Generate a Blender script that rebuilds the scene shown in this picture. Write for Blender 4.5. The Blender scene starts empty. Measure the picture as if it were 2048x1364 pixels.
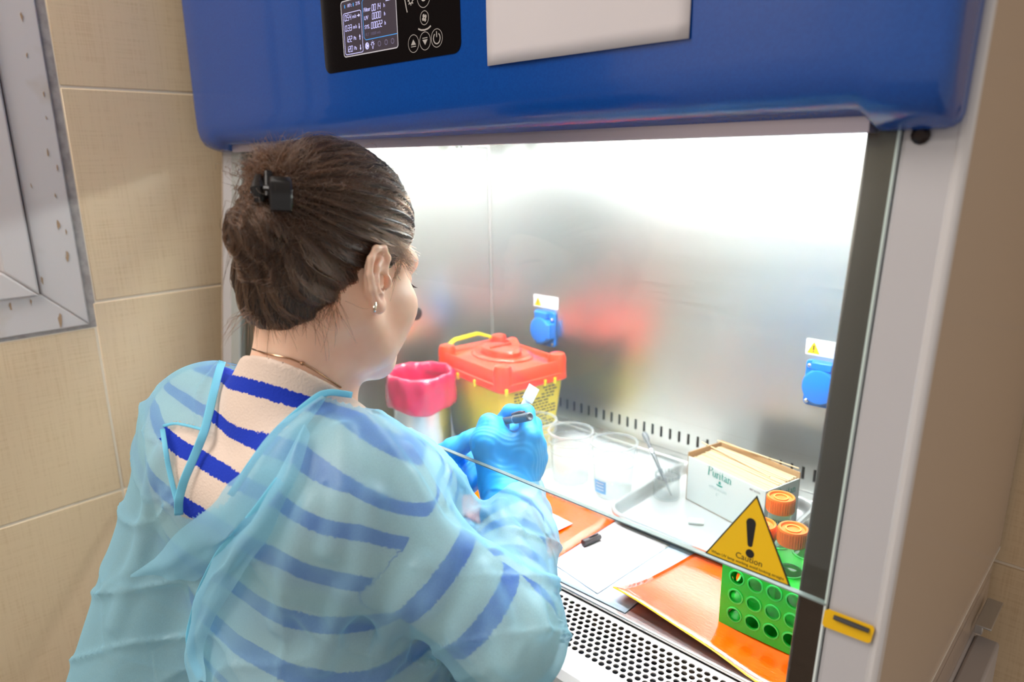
import bpy, bmesh, math, random
import numpy as np
from mathutils import Vector, Matrix
random.seed(4); rng = np.random.default_rng(4)
S = bpy.context.scene; COL = S.collection
PI = math.pi

# ------------------------------------------------------------------ camera
FPX = 1406.0
def nrm(v):
    v = np.array(v, float); return v/np.linalg.norm(v)
_mx = nrm([-1524, -347, FPX]); _y0 = nrm([1386, -387, FPX])
_X = -_mx; _Y = nrm(_y0-_X*np.dot(_X, _y0)); _Z = nrm(np.cross(_X, _Y))
RW = np.stack([_X, _Y, _Z], 1)              # rows: right, down, forward of the camera in world axes
CAM = np.array([0, 0, 0.58])
ZUP = 0.78                                  # the worktop stands this high above the floor; everything is lifted at the end
cam = bpy.data.cameras.new('camera'); camo = bpy.data.objects.new('camera', cam); COL.objects.link(camo)
cam.sensor_width = 36; cam.lens = FPX*36/2048; cam.clip_start = .01
camo.matrix_world = Matrix([[RW[0][i], -RW[1][i], -RW[2][i], CAM[i]] for i in range(3)]+[[0, 0, 0, 1]])
cam.dof.use_dof = True; cam.dof.focus_distance = .84; cam.dof.aperture_fstop = 3.8
S.camera = camo
def ray(px, py): return RW.T@np.array([(px-1024)/FPX, (py-682)/FPX, 1.])
def onz(px, py, z): r = ray(px, py); return CAM+r*((z-CAM[2])/r[2])
def ony(px, py, y): r = ray(px, py); return CAM+r*((y-CAM[1])/r[1])
def onx(px, py, x): r = ray(px, py); return CAM+r*((x-CAM[0])/r[0])

# ------------------------------------------------------------------ light, world, exposure
S.view_settings.view_transform = 'Standard'; S.view_settings.look = 'None'
S.view_settings.gamma = 1; S.view_settings.use_curve_mapping = False
S.view_settings.exposure = 0.0
S.cycles.use_denoising = True
S.cycles.max_bounces = 10; S.cycles.transparent_max_bounces = 24; S.cycles.caustics_reflective = False; S.cycles.caustics_refractive = False
W = bpy.data.worlds.new('world'); S.world = W; W.use_nodes = True
W.node_tree.nodes['Background'].inputs[0].default_value = (1, .93, .87, 1)
W.node_tree.nodes['Background'].inputs[1].default_value = .56
def area(name, loc, target, sx, sy, power, color=(1, 1, 1)):
    l = bpy.data.lights.new(name, 'AREA'); l.shape = 'RECTANGLE'; l.size = sx; l.size_y = sy; l.energy = power; l.color = color
    o = bpy.data.objects.new(name, l); COL.objects.link(o); o.location = loc
    o.rotation_euler = (Vector(target)-Vector(loc)).to_track_quat('-Z', 'Y').to_euler(); return o
area('ceiling_panel_light', (-.9, -.6, 1.85), (-.9, -.6, 0), .6, 1.2, 26, (1, .95, .9))
area('ceiling_panel_light', (-1.0, -1.9, 1.85), (-1.0, -1.9, 0), 1.2, .6, 26, (1, .95, .9))

# ------------------------------------------------------------------ helpers
def lin(c):
    return tuple((v/255/12.92 if v/255 <= .04045 else ((v/255+.055)/1.055)**2.4) for v in c)
MATS = {}
def mat(name, rgb, rough=.5, metal=0., **kw):
    if name in MATS: return MATS[name]
    m = bpy.data.materials.new(name); m.use_nodes = True; b = m.node_tree.nodes['Principled BSDF']
    b.inputs['Base Color'].default_value = (*lin(rgb), 1); b.inputs['Roughness'].default_value = rough; b.inputs['Metallic'].default_value = metal
    for k, v in kw.items():
        b.inputs[k.replace('_', ' ')].default_value = v
    MATS[name] = m; return m
def nodes(m): return m.node_tree.nodes, m.node_tree.links, m.node_tree.nodes['Principled BSDF']
def vary(m, rgb2, scale=8., stretch=(1, 1, 1), lo=.35, hi=.65, bump=0., detail=4, dist=.002):
    """noise between the base colour and rgb2, with optional fine relief"""
    N, L, b = nodes(m)
    tc = N.new('ShaderNodeTexCoord'); mp = N.new('ShaderNodeMapping'); mp.inputs['Scale'].default_value = stretch
    nz = N.new('ShaderNodeTexNoise'); nz.inputs['Scale'].default_value = scale; nz.inputs['Detail'].default_value = detail
    L.new(tc.outputs['Object'], mp.inputs[0]); L.new(mp.outputs[0], nz.inputs['Vector'])
    rp = N.new('ShaderNodeValToRGB'); rp.color_ramp.elements[0].position = lo; rp.color_ramp.elements[1].position = hi
    rp.color_ramp.elements[0].color = b.inputs['Base Color'].default_value; rp.color_ramp.elements[1].color = (*lin(rgb2), 1)
    L.new(nz.outputs[0], rp.inputs[0]); L.new(rp.outputs[0], b.inputs['Base Color'])
    if bump:
        bp = N.new('ShaderNodeBump'); bp.inputs['Strength'].default_value = bump; bp.inputs['Distance'].default_value = dist
        L.new(nz.outputs[0], bp.inputs['Height']); L.new(bp.outputs[0], b.inputs['Normal'])
    return m
def glassy(name, tint=(255, 255, 255), gloss=.02, haze=0., fmax=.8, hazecol=(255, 255, 255)):
    """clear sheet: straight-through plus a Fresnel reflection, and a little scattering haze"""
    if name in MATS: return MATS[name]
    m = bpy.data.materials.new(name); m.use_nodes = True; N, L = m.node_tree.nodes, m.node_tree.links
    N.remove(N['Principled BSDF']); out = N['Material Output']
    t = N.new('ShaderNodeBsdfTransparent'); t.inputs[0].default_value = (*lin(tint), 1)
    g = N.new('ShaderNodeBsdfGlossy'); g.inputs['Roughness'].default_value = gloss
    lw = N.new('ShaderNodeLayerWeight'); pw = N.new('ShaderNodeMath'); pw.operation = 'POWER'; pw.inputs[1].default_value = 5; L.new(lw.outputs['Facing'], pw.inputs[0])
    fr = N.new('ShaderNodeMath'); fr.operation = 'MULTIPLY_ADD'; fr.inputs[1].default_value = fmax; fr.inputs[2].default_value = .03; L.new(pw.outputs[0], fr.inputs[0])
    mx = N.new('ShaderNodeMixShader'); L.new(fr.outputs[0], mx.inputs[0]); L.new(t.outputs[0], mx.inputs[1]); L.new(g.outputs[0], mx.inputs[2])
    last = mx
    if haze:
        d = N.new('ShaderNodeBsdfDiffuse'); d.inputs[0].default_value = (*lin(hazecol), 1)
        tl = N.new('ShaderNodeBsdfTranslucent'); tl.inputs[0].default_value = (*lin(hazecol), 1)
        m2 = N.new('ShaderNodeMixShader'); m2.inputs[0].default_value = .5; L.new(d.outputs[0], m2.inputs[1]); L.new(tl.outputs[0], m2.inputs[2])
        m3 = N.new('ShaderNodeMixShader'); m3.inputs[0].default_value = haze; L.new(mx.outputs[0], m3.inputs[1]); L.new(m2.outputs[0], m3.inputs[2]); last = m3
    L.new(last.outputs[0], out.inputs[0]); MATS[name] = m; return m
def emit(name, rgb, strength):
    m = mat(name, rgb, .5); b = m.node_tree.nodes['Principled BSDF']
    b.inputs['Emission Color'].default_value = (*lin(rgb), 1); b.inputs['Emission Strength'].default_value = strength; return m

def tag(o, label=None, cat=None, group=None, kind=None):
    if label: o['label'] = label
    if cat: o['category'] = cat
    if group: o['group'] = group
    if kind: o['kind'] = kind
    return o
def empty(name, loc, label=None, cat=None, group=None, rz=0):
    o = bpy.data.objects.new(name, None); COL.objects.link(o); o.location = loc; o.rotation_euler = (0, 0, rz); o.empty_display_size = .02
    return tag(o, label, cat, group)
def worldloc(o):
    v = Vector((0, 0, 0))
    while o: v += o.location; o = o.parent
    return v
def link(name, me, m, parent=None, shift=True):
    o = bpy.data.objects.new(name, me); COL.objects.link(o)
    if m is not None:
        for x in (m if isinstance(m, (list, tuple)) else [m]): me.materials.append(x)
    if parent:
        o.parent = parent
        if shift: me.transform(Matrix.Translation(-worldloc(parent)))
    return o
class MB:
    """collects shapes in world coordinates and links them as ONE mesh object"""
    def __init__(s): s.v = []; s.f = []; s.mi = []; s.cur = 0
    def add(s, vs, fs):
        k = len(s.v); s.v += [tuple(map(float, p)) for p in vs]; s.f += [tuple(i+k for i in f) for f in fs]; s.mi += [s.cur]*len(fs); return s
    def box(s, a, b, R=None, c=None):
        (x0, y0, z0), (x1, y1, z1) = a, b
        vs = np.array([(x, y, z) for z in (z0, z1) for (x, y) in ((x0, y0), (x1, y0), (x1, y1), (x0, y1))], float)
        if R is not None: vs = (vs-np.array(c))@np.array(R).T+np.array(c)
        return s.add(vs, [(3, 2, 1, 0), (4, 5, 6, 7), (0, 1, 5, 4), (1, 2, 6, 5), (2, 3, 7, 6), (3, 0, 4, 7)])
    def prism(s, pts, d):
        """closed polygon pts (3-D) extruded by vector d"""
        n = len(pts); p = np.array(pts, float); q = p+np.array(d, float)
        return s.add(np.vstack([p, q]), [tuple(range(n))[::-1], tuple(range(n, 2*n))]+[(i, (i+1) % n, n+(i+1) % n, n+i) for i in range(n)])
    def poly(s, pts): return s.add(pts, [tuple(range(len(pts)))])
    def loft(s, rings, cap0=True, cap1=True, closed=True):
        n = len(rings[0]); vs = np.vstack([np.array(r, float) for r in rings]); fs = []
        for k in range(len(rings)-1):
            for i in range(n if closed else n-1):
                j = (i+1) % n; fs.append((k*n+i, k*n+j, (k+1)*n+j, (k+1)*n+i))
        if cap0: fs.append(tuple(range(n))[::-1])
        if cap1: fs.append(tuple((len(rings)-1)*n+i for i in range(n)))
        return s.add(vs, fs)
    def lathe(s, prof, c, n=32, axis=(0, 0, 1), cap0=True, cap1=True, sx=1., sy=1.):
        ax = Vector(axis).normalized(); q = Vector((0, 0, 1)).rotation_difference(ax).to_matrix()
        rings = []
        for r, h in prof:
            rings.append([np.array(c)+np.array(q@Vector((r*math.cos(2*PI*i/n)*sx, r*math.sin(2*PI*i/n)*sy, h))) for i in range(n)])
        return s.loft(rings, cap0, cap1)
    def tube(s, pts, r, n=8, cap=True, flat=1.):
        pts = [Vector(p) for p in pts]; rr = r if isinstance(r, (list, tuple, np.ndarray)) else [r]*len(pts)
        rings = []; up = None
        for i, p in enumerate(pts):
            t = (pts[min(i+1, len(pts)-1)]-pts[max(i-1, 0)]).normalized()
            if up is None: up = t.orthogonal().normalized()
            up = (up-t*up.dot(t)); up = up.normalized() if up.length > 1e-6 else t.orthogonal().normalized()
            bn = t.cross(up)
            rings.append([p+(up*math.cos(2*PI*k/n)+bn*math.sin(2*PI*k/n)*flat)*rr[i] for k in range(n)])
        return s.loft(rings, cap, cap)
    def ribbon(s, pts, w, nvec, t=.0004):
        """flat strip of width w along pts lying in the plane with normal nvec"""
        pts = [Vector(p) for p in pts]; nv = Vector(nvec).normalized(); ww = w if isinstance(w, (list, tuple)) else [w]*len(pts)
        L_, R_ = [], []
        for i, p in enumerate(pts):
            tt = (pts[min(i+1, len(pts)-1)]-pts[max(i-1, 0)]).normalized(); sd = nv.cross(tt).normalized()
            L_.append(p+sd*ww[i]/2+nv*t); R_.append(p-sd*ww[i]/2+nv*t)
        n = len(pts)
        return s.add([tuple(p) for p in L_+R_], [(i, i+1, n+i+1, n+i) for i in range(n-1)])
    def build(s, name, m, parent=None, bevel=0., smooth=False, shift=True, seg=2, solid=0., sub=0):
        me = bpy.data.meshes.new(name); me.from_pydata(s.v, [], s.f); me.update()
        if any(s.mi): me.polygons.foreach_set('material_index', s.mi)
        o = link(name, me, m, parent, shift)
        bm = bmesh.new(); bm.from_mesh(me); bmesh.ops.recalc_face_normals(bm, faces=bm.faces); bm.to_mesh(me); bm.free()
        if solid: md = o.modifiers.new('t', 'SOLIDIFY'); md.thickness = solid; md.offset = 0
        if bevel: md = o.modifiers.new('b', 'BEVEL'); md.width = bevel; md.segments = seg; md.limit_method = 'ANGLE'; md.angle_limit = .6
        if sub: md = o.modifiers.new('s', 'SUBSURF'); md.levels = sub; md.render_levels = sub
        if smooth:
            me.polygons.foreach_set('use_smooth', [True]*len(me.polygons))
            if smooth != 'all': me.set_sharp_from_angle(angle=math.radians(38))
        elif bevel: me.polygons.foreach_set('use_smooth', [True]*len(me.polygons)); me.set_sharp_from_angle(angle=math.radians(30))
        return o
def rot2(a): return np.array([[math.cos(a), -math.sin(a), 0], [math.sin(a), math.cos(a), 0], [0, 0, 1]])
def rrect(x0, y0, x1, y1, r, n=5):
    """rounded rectangle outline, counter-clockwise"""
    o = []
    for cx, cy, a in ((x1-r, y1-r, 0), (x0+r, y1-r, 90), (x0+r, y0+r, 180), (x1-r, y0+r, 270)):
        for k in range(n+1):
            t = math.radians(a+90*k/n); o.append((cx+r*math.cos(t), cy+r*math.sin(t)))
    return o
def holed(mb, F, u0, u1, v0, v1, holes, pu, pv, hu, hv, n=12, depth=.0015, power=2.):
    """one plate cell per hole: F maps (u, v, d) to a point; hole is a superellipse hu x hv; walls go depth deep"""
    for (cu, cv) in holes:
        angs = sorted(set([2*PI*k/n for k in range(n)]+[math.atan2(sv*pv, su*pu) % (2*PI) for su in (1, -1) for sv in (1, -1)]))
        I, O, D = [], [], []
        for a in angs:
            c, s_ = math.cos(a), math.sin(a)
            rr = (abs(c/hu)**power+abs(s_/hv)**power)**(-1/power)
            k = min(pu/2/abs(c) if abs(c) > 1e-9 else 1e9, pv/2/abs(s_) if abs(s_) > 1e-9 else 1e9)
            I.append(F(cu+rr*c, cv+rr*s_, 0)); O.append(F(cu+k*c, cv+k*s_, 0)); D.append(F(cu+rr*c, cv+rr*s_, depth))
        m = len(angs)
        mb.add(I+O+D, [(m+i, m+(i+1) % m, (i+1) % m, i) for i in range(m)]+[(i, (i+1) % m, 2*m+(i+1) % m, 2*m+i) for i in range(m)])
def text(body, name, m, parent, origin, u, v, size, align='CENTER', ext=.0001, shear=0., yalign='CENTER', sx=1.):
    """lettering on the plane through origin spanned by u (reading direction) and v (up)"""
    c = bpy.data.curves.new(name, 'FONT'); c.body = body; c.size = size; c.align_x = align; c.align_y = yalign; c.extrude = ext; c.shear = shear
    c.resolution_u = 3
    o = bpy.data.objects.new(name, c); COL.objects.link(o); c.materials.append(m)
    u = Vector(u).normalized(); n = u.cross(Vector(v)).normalized(); v2 = n.cross(u)
    M = Matrix([[u[i], v2[i], n[i], origin[i]] for i in range(3)]+[[0, 0, 0, 1]])
    dg = bpy.context.evaluated_depsgraph_get(); me = bpy.data.meshes.new_from_object(o.evaluated_get(dg))
    bpy.data.objects.remove(o); bpy.data.curves.remove(c)
    if sx != 1.: me.transform(Matrix.Diagonal((sx, 1, 1, 1)))
    me.transform(M); me.materials.clear()
    return link(name, me, m, parent)
def copy_tree(o, parent=None):
    c = o.copy(); COL.objects.link(c)
    if parent: c.parent = parent
    for ch in list(o.children): copy_tree(ch, c)
    return c

# ------------------------------------------------------------------ the room
XW, YW, TP = -1.40, 1.205, .366            # left wall face, back wall face, tile pitch
m_tile = mat('beige_linen_tile', (214, 187, 150), .32)
def linen(m):
    N, L, b = nodes(m); tc = N.new('ShaderNodeTexCoord'); hs = []
    for st in ((8, 8, 260), (260, 260, 8)):
        mp = N.new('ShaderNodeMapping'); mp.inputs['Scale'].default_value = st
        nz = N.new('ShaderNodeTexNoise'); nz.inputs['Scale'].default_value = 1.6; nz.inputs['Detail'].default_value = 3
        L.new(tc.outputs['Object'], mp.inputs[0]); L.new(mp.outputs[0], nz.inputs['Vector']); hs.append(nz)
    big = N.new('ShaderNodeTexNoise'); big.inputs['Scale'].default_value = 5; L.new(tc.outputs['Object'], big.inputs['Vector'])
    ad = N.new('ShaderNodeMath'); ad.operation = 'ADD'; L.new(hs[0].outputs[0], ad.inputs[0]); L.new(hs[1].outputs[0], ad.inputs[1])
    a2 = N.new('ShaderNodeMath'); a2.operation = 'MULTIPLY_ADD'; a2.inputs[1].default_value = .3; L.new(big.outputs[0], a2.inputs[0]); L.new(ad.outputs[0], a2.inputs[2])
    rp = N.new('ShaderNodeValToRGB'); rp.color_ramp.elements[0].position = .55; rp.color_ramp.elements[1].position = 1.5
    e = rp.color_ramp.elements; e[0].color = (*lin((203, 174, 136)), 1); e[1].color = (*lin((222, 197, 162)), 1)
    sc = N.new('ShaderNodeMath'); sc.operation = 'MULTIPLY'; sc.inputs[1].default_value = .87; L.new(a2.outputs[0], sc.inputs[0])
    L.new(sc.outputs[0], rp.inputs[0]); L.new(rp.outputs[0], b.inputs['Base Color'])
linen(m_tile)
m_grout = mat('pale_grout', (226, 212, 192), .8)
m_plaster = vary(mat('grey_plaster', (150, 143, 140), .9), (176, 168, 164), 60, bump=.3)
m_pvc = vary(mat('worn_white_pvc', (205, 198, 196), .42), (190, 178, 164), 7, lo=.6, hi=.72)
m_floor = vary(mat('grey_floor', (120, 112, 104), .5), (140, 130, 120), 3)
m_ceil = mat('ceiling_white', (225, 222, 216), .9)
def structure(o): return tag(o, kind='structure')
structure(MB().box((-1.5, -2.6, -.88), (1.1, 1.3, -.78)).build('floor', m_floor))
structure(MB().box((-1.5, -2.6, 1.87), (1.1, 1.3, 1.95)).build('ceiling', m_ceil))
GW = .0022
# left wall: core with a hole for the window, and its tiles as parts
WY, WZ0, WZ1 = .380, .293, 1.50            # right edge, bottom and top of the window opening
wl = MB()
wl.box((XW-.10, -2.6, -.78), (XW-.0014, 1.3, WZ0)); wl.box((XW-.10, -2.6, WZ1), (XW-.0014, 1.3, 1.87))
wl.box((XW-.10, WY, WZ0), (XW-.0014, 1.3, WZ1)); wl.box((XW-.10, -2.6, WZ0), (XW-.0014, -.9, WZ1))
wall_left = structure(wl.build('wall_left', m_grout))
def tile_left(y0, y1, z0, z1):
    if y1-y0 < .01 or z1-z0 < .01: return
    MB().box((XW-.010, y0+GW, z0+GW), (XW, y1-GW, z1-GW)).build('tile', m_tile, wall_left, bevel=.0012, seg=1)
k0 = .340-TP*3
for k in range(7):
    z0 = k0+k*TP-.002; z1 = min(z0+TP, 1.86); z0 = max(z0, -.77)
    for y0 in (-.825, -.225, .375, .975):
        y1 = min(y0+.6, 1.20)
        if z1 <= WZ0 or y0 >= WY-.02: tile_left(max(y0, WY if z0 > .3 else y0), y1, z0, z1)
        elif z0 < WZ0: tile_left(y0, y1, z0, WZ0)
# back wall and tiles to the right of the cabinet
wall_back = structure(MB().box((-1.5, YW+.0014, -.78), (1.1, YW+.1, 1.87)).build('wall_back', m_grout))
for k in range(7):
    z0 = k0+k*TP-.006; z1 = min(z0+TP, 1.86); z0 = max(z0, -.77)
    for x0 in (-1.40, -.80, -.2, .4):
        MB().box((x0+GW, YW, z0+GW), (x0+.6-GW, YW+.012, z1-GW)).build('tile', m_tile, wall_back, bevel=.0012, seg=1)

# window in the left wall: plaster reveal, frame, sash, pane
win = structure(MB().box((XW-.06, WY-.014, WZ0), (XW-.001, WY, WZ1)).box((XW-.06, -.9, WZ0), (XW-.001, WY-.014, WZ0+.006)).build('window_1', m_plaster))
def mitred(mb, y0, y1, z0, z1, w, x0, x1):
    o = [(y0, z0), (y1, z0), (y1, z1), (y0, z1)]; i = [(y0+w, z0+w), (y1-w, z0+w), (y1-w, z1-w), (y0+w, z1-w)]
    for k in range(4):
        j = (k+1) % 4; q = [o[k], o[j], i[j], i[k]]
        e = .0004
        mb.prism([(x0, y, z) for y, z in q], (x1-x0, 0, 0))
mb = MB(); mitred(mb, -.9, WY-.014, WZ0+.006, WZ1, .066, XW-.055, XW+.004); mb.build('window_frame', m_pvc, win, bevel=.003)
mb = MB(); mitred(mb, -.83, .297, .363, WZ1-.07, .046, XW-.045, XW+.012); mb.build('window_sash', m_pvc, win, bevel=.004)
mb = MB(); mitred(mb, -.835, .302, .358, WZ1-.066, .007, XW-.05, XW-.004); mb.build('window_seal', mat('black_rubber', (25, 24, 24), .6), win)
MB().box((XW-.03, -.80, .40), (XW-.024, .258, 1.4)).build('window_pane', mat('dark_window_pane', (38, 26, 26), .06), win)
# flakes of old paint and render left on the frame
mb = MB()
for (px, py, s) in [(185, 590, 9), (222, 650, 7), (228, 874, 12), (262, 995, 14), (258, 905, 6), (170, 365, 7), (83, 62, 10), (104, 214, 6), (165, 1090, 9), (236, 1250, 16), (122, 725, 6), (180, 460, 5), (215, 760, 6), (40, 1195, 10), (120, 1175, 8)]:
    p = onx(px*.5134, py*.5134, XW+.0042); s *= .00045
    pts = []
    for a in range(9):
        r = s*(.5+random.random()); pts.append((XW+.0042, p[1]+.35*r*math.cos(a*2*PI/9), p[2]+1.5*r*math.sin(a*2*PI/9)))
    mb.prism(pts, (.0007, 0, 0))
mb.build('paint_flakes', mat('tan_flake', (168, 140, 112), .9), win)

# ------------------------------------------------------------------ the biosafety cabinet
CB = empty('biosafety_cabinet', (-.735, .86, 0), 'large blue and white laboratory safety cabinet with lit steel interior and raised glass sash', 'cabinet')
XL, XR, YF, YB = -1.345, -.125, .573, 1.16
IL, IR = -1.175, -.200
m_white = mat('dimmed_white_paint', (188, 185, 188), .33)  # white lowered to grey: dimness away from the lamps is put into the colour
m_warm = mat('warm_bounce_paint', (186, 168, 152), .22)  # off-white panels; warm bounce from the tiles and dimness painted into the colour
m_blue = vary(mat('blue_enamel', (4, 66, 146), .26, Coat_Weight=.3), (5, 72, 156), 500, bump=.05, dist=.0003)
def steel(name, rgb, rough, aniso=.6, line=(2, 2, 420)):
    m = mat(name, rgb, rough, 1.); N, L, b = nodes(m)
    b.inputs['Anisotropic'].default_value = aniso; b.inputs['Anisotropic Rotation'].default_value = .25
    tc = N.new('ShaderNodeTexCoord'); mp = N.new('ShaderNodeMapping'); mp.inputs['Scale'].default_value = line
    nz = N.new('ShaderNodeTexNoise'); nz.inputs['Scale'].default_value = 2.5; nz.inputs['Detail'].default_value = 5
    L.new(tc.outputs['Object'], mp.inputs[0]); L.new(mp.outputs[0], nz.inputs['Vector'])
    r = N.new('ShaderNodeMapRange'); r.inputs[3].default_value = rough*.75; r.inputs[4].default_value = rough*1.25; L.new(nz.outputs[0], r.inputs[0]); L.new(r.outputs[0], b.inputs['Roughness'])
    bp = N.new('ShaderNodeBump'); bp.inputs['Strength'].default_value = .09; bp.inputs['Distance'].default_value = .0004; L.new(nz.outputs[0], bp.inputs['Height']); L.new(bp.outputs[0], b.inputs['Normal'])
    tg = N.new('ShaderNodeTangent'); tg.direction_type = 'RADIAL'; tg.axis = 'Z'; L.new(tg.outputs[0], b.inputs['Tangent'])
    return m
m_steel = steel('brushed_steel', (212, 210, 206), .325)
m_steeld = steel('dull_steel_rail', (84, 74, 66), .45, .2)
m_work = mat('worktop_steel', (215, 215, 213), .3, .9)
m_dark = mat('unlit_duct_black', (12, 14, 22), .9)  # near-black standing for the unlit depth behind slots and grille
LEAN = .12
def yl(z): return .573+LEAN*(z-.2)         # front plane of the posts and of the sash
def post(name, x0, x1, m, z0=-.10, z1=.66, back=.03, front=0.):
    return MB().prism([(x0, yl(z0)-front, z0), (x0, yl(z1)-front, z1), (x0, yl(z1)+back, z1), (x0, yl(z0)+back, z0)], (x1-x0, 0, 0)).build(name, m, CB, bevel=.004)
# side panels, posts and rails
MB().prism([(XR-.003, yl(-.02)+.004, .0), (XR-.003, yl(1.07)+.004, 1.07), (XR-.003, YB+.035, 1.07), (XR-.003, YB+.035, .0)], (.003, 0, 0)).build('side_panel', m_warm, CB)
MB().prism([(XL, yl(-.02), -.005), (XL, yl(1.07), 1.07), (XL, YB+.035, 1.07), (XL, YB+.035, -.005)], (.003, 0, 0)).build('side_panel', m_warm, CB)
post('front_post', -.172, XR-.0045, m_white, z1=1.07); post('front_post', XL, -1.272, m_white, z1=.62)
MB().prism([(XR-.012, yl(-.1)-.001, -.1), (XR-.012, yl(1.07)-.001, 1.07), (XR-.012, yl(1.07)+.012, 1.07), (XR-.012, yl(-.1)+.012, -.1)], (.0125, 0, 0)).build('post_edge', mat('post_edge_white', (206, 202, 202), .25), CB, bevel=.005)
post('side_rail', IR-.002, -.1715, m_steeld, z1=.64, back=.02, front=-.010); post('side_rail', -1.2725, IL+.002, m_steeld, z1=.64, back=.02, front=-.010)
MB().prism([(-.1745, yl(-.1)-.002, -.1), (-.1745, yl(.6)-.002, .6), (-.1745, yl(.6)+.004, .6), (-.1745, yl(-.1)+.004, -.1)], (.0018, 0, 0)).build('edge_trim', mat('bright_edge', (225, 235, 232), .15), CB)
# inner walls
MB().box((IL-.004, YB, .075), (IR+.004, YB+.004, .72)).build('back_panel', m_steel, CB)
MB().prism([(IL-.004, yl(-.005)+.016, -.005), (IL-.004, yl(.72)+.016, .72), (IL-.004, YB, .72), (IL-.004, YB, -.005)], (.004, 0, 0)).build('inner_wall', m_steel, CB)
MB().prism([(IR, yl(-.005)+.016, -.005), (IR, yl(.72)+.016, .72), (IR, YB, .72), (IR, YB, -.005)], (.004, 0, 0)).build('inner_wall', m_steel, CB)
MB().box((IL, .66, .72), (IR, YB, .724)).build('inner_ceiling', m_work, CB)
MB().tube([(IL+.0015, YB-.0015, .0), (IL+.0015, YB-.0015, .72)], .0028, 6).build('corner_seam', mat('seam_grey', (196, 190, 186), .35, .7), CB)
# lower back panel with the row of exhaust slots
mb = MB(); NS = 48; PITCH = (IR-IL)/NS
holed(mb, lambda u, v, d: (u, YB-.0005+d, v), 0, 0, 0, 0, [(IL+PITCH*(k+.5), .042) for k in range(NS)], PITCH, .066, .0028, .0145, n=14, depth=.003, power=5)
mb.build('slotted_back_panel', m_steel, CB)
MB().box((IL, YB+.012, .0), (IR, YB+.014, .09)).build('exhaust_dark_backing', m_dark, CB)  # thin sheet, the darkness behind the slots is its colour
MB().box((IL-.004, YB+.004, .06), (IR+.004, YB+.035, 1.0)).build('rear_casing', m_warm, CB)
MB().box((IL, YB-.03, .0), (IR, YB, .009)).build('rear_ledge', m_work, CB, bevel=.003)
# worktop and perforated intake grille
MB().box((IL, .668, -.006), (IR, YB, 0)).build('worktop', m_work, CB, bevel=.002)
mb = MB(); PX, PY = .0101, .00875; GX0 = IL+.012; NC = int((IR-.02-GX0)/PX); hl = []
GZ = -.007
for r in range(9):
    off = (r % 2)*PX/2
    hl += [(GX0+off+PX*(c+.5), .582+PY*(r+.5)) for c in range(NC)]
holed(mb, lambda u, v, d: (u, v, GZ-d), 0, 0, 0, 0, hl, PX, PY, .0037, .0037, n=12, depth=.0016)
y0g, y1g = .582, .582+9*PY; xe = GX0+NC*PX
for r in range(9):
    a = GX0 if r % 2 == 0 else GX0+PX/2; b_ = a+NC*PX
    mb.add([(IL, y0g+r*PY, GZ), (a, y0g+r*PY, GZ), (a, y0g+(r+1)*PY, GZ), (IL, y0g+(r+1)*PY, GZ)], [(0, 1, 2, 3)])
    mb.add([(b_, y0g+r*PY, GZ), (IR, y0g+r*PY, GZ), (IR, y0g+(r+1)*PY, GZ), (b_, y0g+(r+1)*PY, GZ)], [(0, 1, 2, 3)])
mb.add([(IL, y1g, GZ), (IR, y1g, GZ), (IR, .668, GZ), (IL, .668, GZ)], [(0, 1, 2, 3)])
prof = [(y0g, GZ), (.562, GZ), (.548, GZ-.001), (.538, GZ-.006), (.533, GZ-.015), (.532, GZ-.03), (.532, -.10)]
for (ya, za), (yb, zb) in zip(prof, prof[1:]):
    mb.add([(IL-.03, ya, za), (IR+.03, ya, za), (IR+.03, yb, zb), (IL-.03, yb, zb)], [(0, 1, 2, 3)])
g = mb.build('intake_grille', mat('grille_cream_steel', (222, 217, 211), .35, .15), CB)
MB().box((IL, .57, GZ-.03), (IR, .668, GZ-.028)).build('grille_dark_backing', m_dark, CB)  # black sheet painted as the shade below the grille holes
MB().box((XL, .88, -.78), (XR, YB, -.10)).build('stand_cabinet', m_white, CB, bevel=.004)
MB().box((XL+.004, .56, -.10), (XR-.0045, YB+.03, -.045)).box((XR-.02, .56, -.046), (XR-.0045, YB+.03, -.002)).box((XL+.004, .56, -.046), (XL+.02, YB+.03, -.002)).build('lower_casing', m_warm, CB)
# lever and bracket low on the side
MB().box((XR, 1.075, -.085), (XR+.010, 1.16, -.072)).box((XR, 1.075, -.074), (XR+.02, 1.16, -.071)).build('side_bracket', mat('zinc', (190, 188, 186), .3, .6), CB, bevel=.001)
MB().box((XR, .93, -.19), (XR+.03, 1.10, -.10)).build('side_hinge_cover', mat('grey_plastic', (178, 174, 176), .4), CB, bevel=.004)
MB().box((XR-.0005, yl(0), -.0015), (XR+.0012, YB+.03, .0015)).build('side_seam', mat('bright_seam', (232, 226, 218), .4), CB)
# sash: glass pane with a polished lower edge
def yg(z): return yl(z)-.003
gz0, gz1 = .200, .70
SASH = MB().prism([(-1.30, yg(gz0), gz0), (-1.30, yg(gz1), gz1), (-1.30, yg(gz1)+.005, gz1), (-1.30, yg(gz0)+.005, gz0)], (1.30-.173, 0, 0)).build('sash_glass', glassy('sash_pane_glass', (244, 249, 247), .01, .015), CB)
MB().prism([(-1.30, yg(gz0)-.0004, gz0-.0006), (-1.30, yg(gz0)-.0004, gz0+.0008), (-1.30, yg(gz0)+.0054, gz0+.0008), (-1.30, yg(gz0)+.0054, gz0-.0006)], (1.30-.173, 0, 0)).build('sash_edge', mat('ground_glass_edge', (128, 138, 136), .3), SASH)
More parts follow.
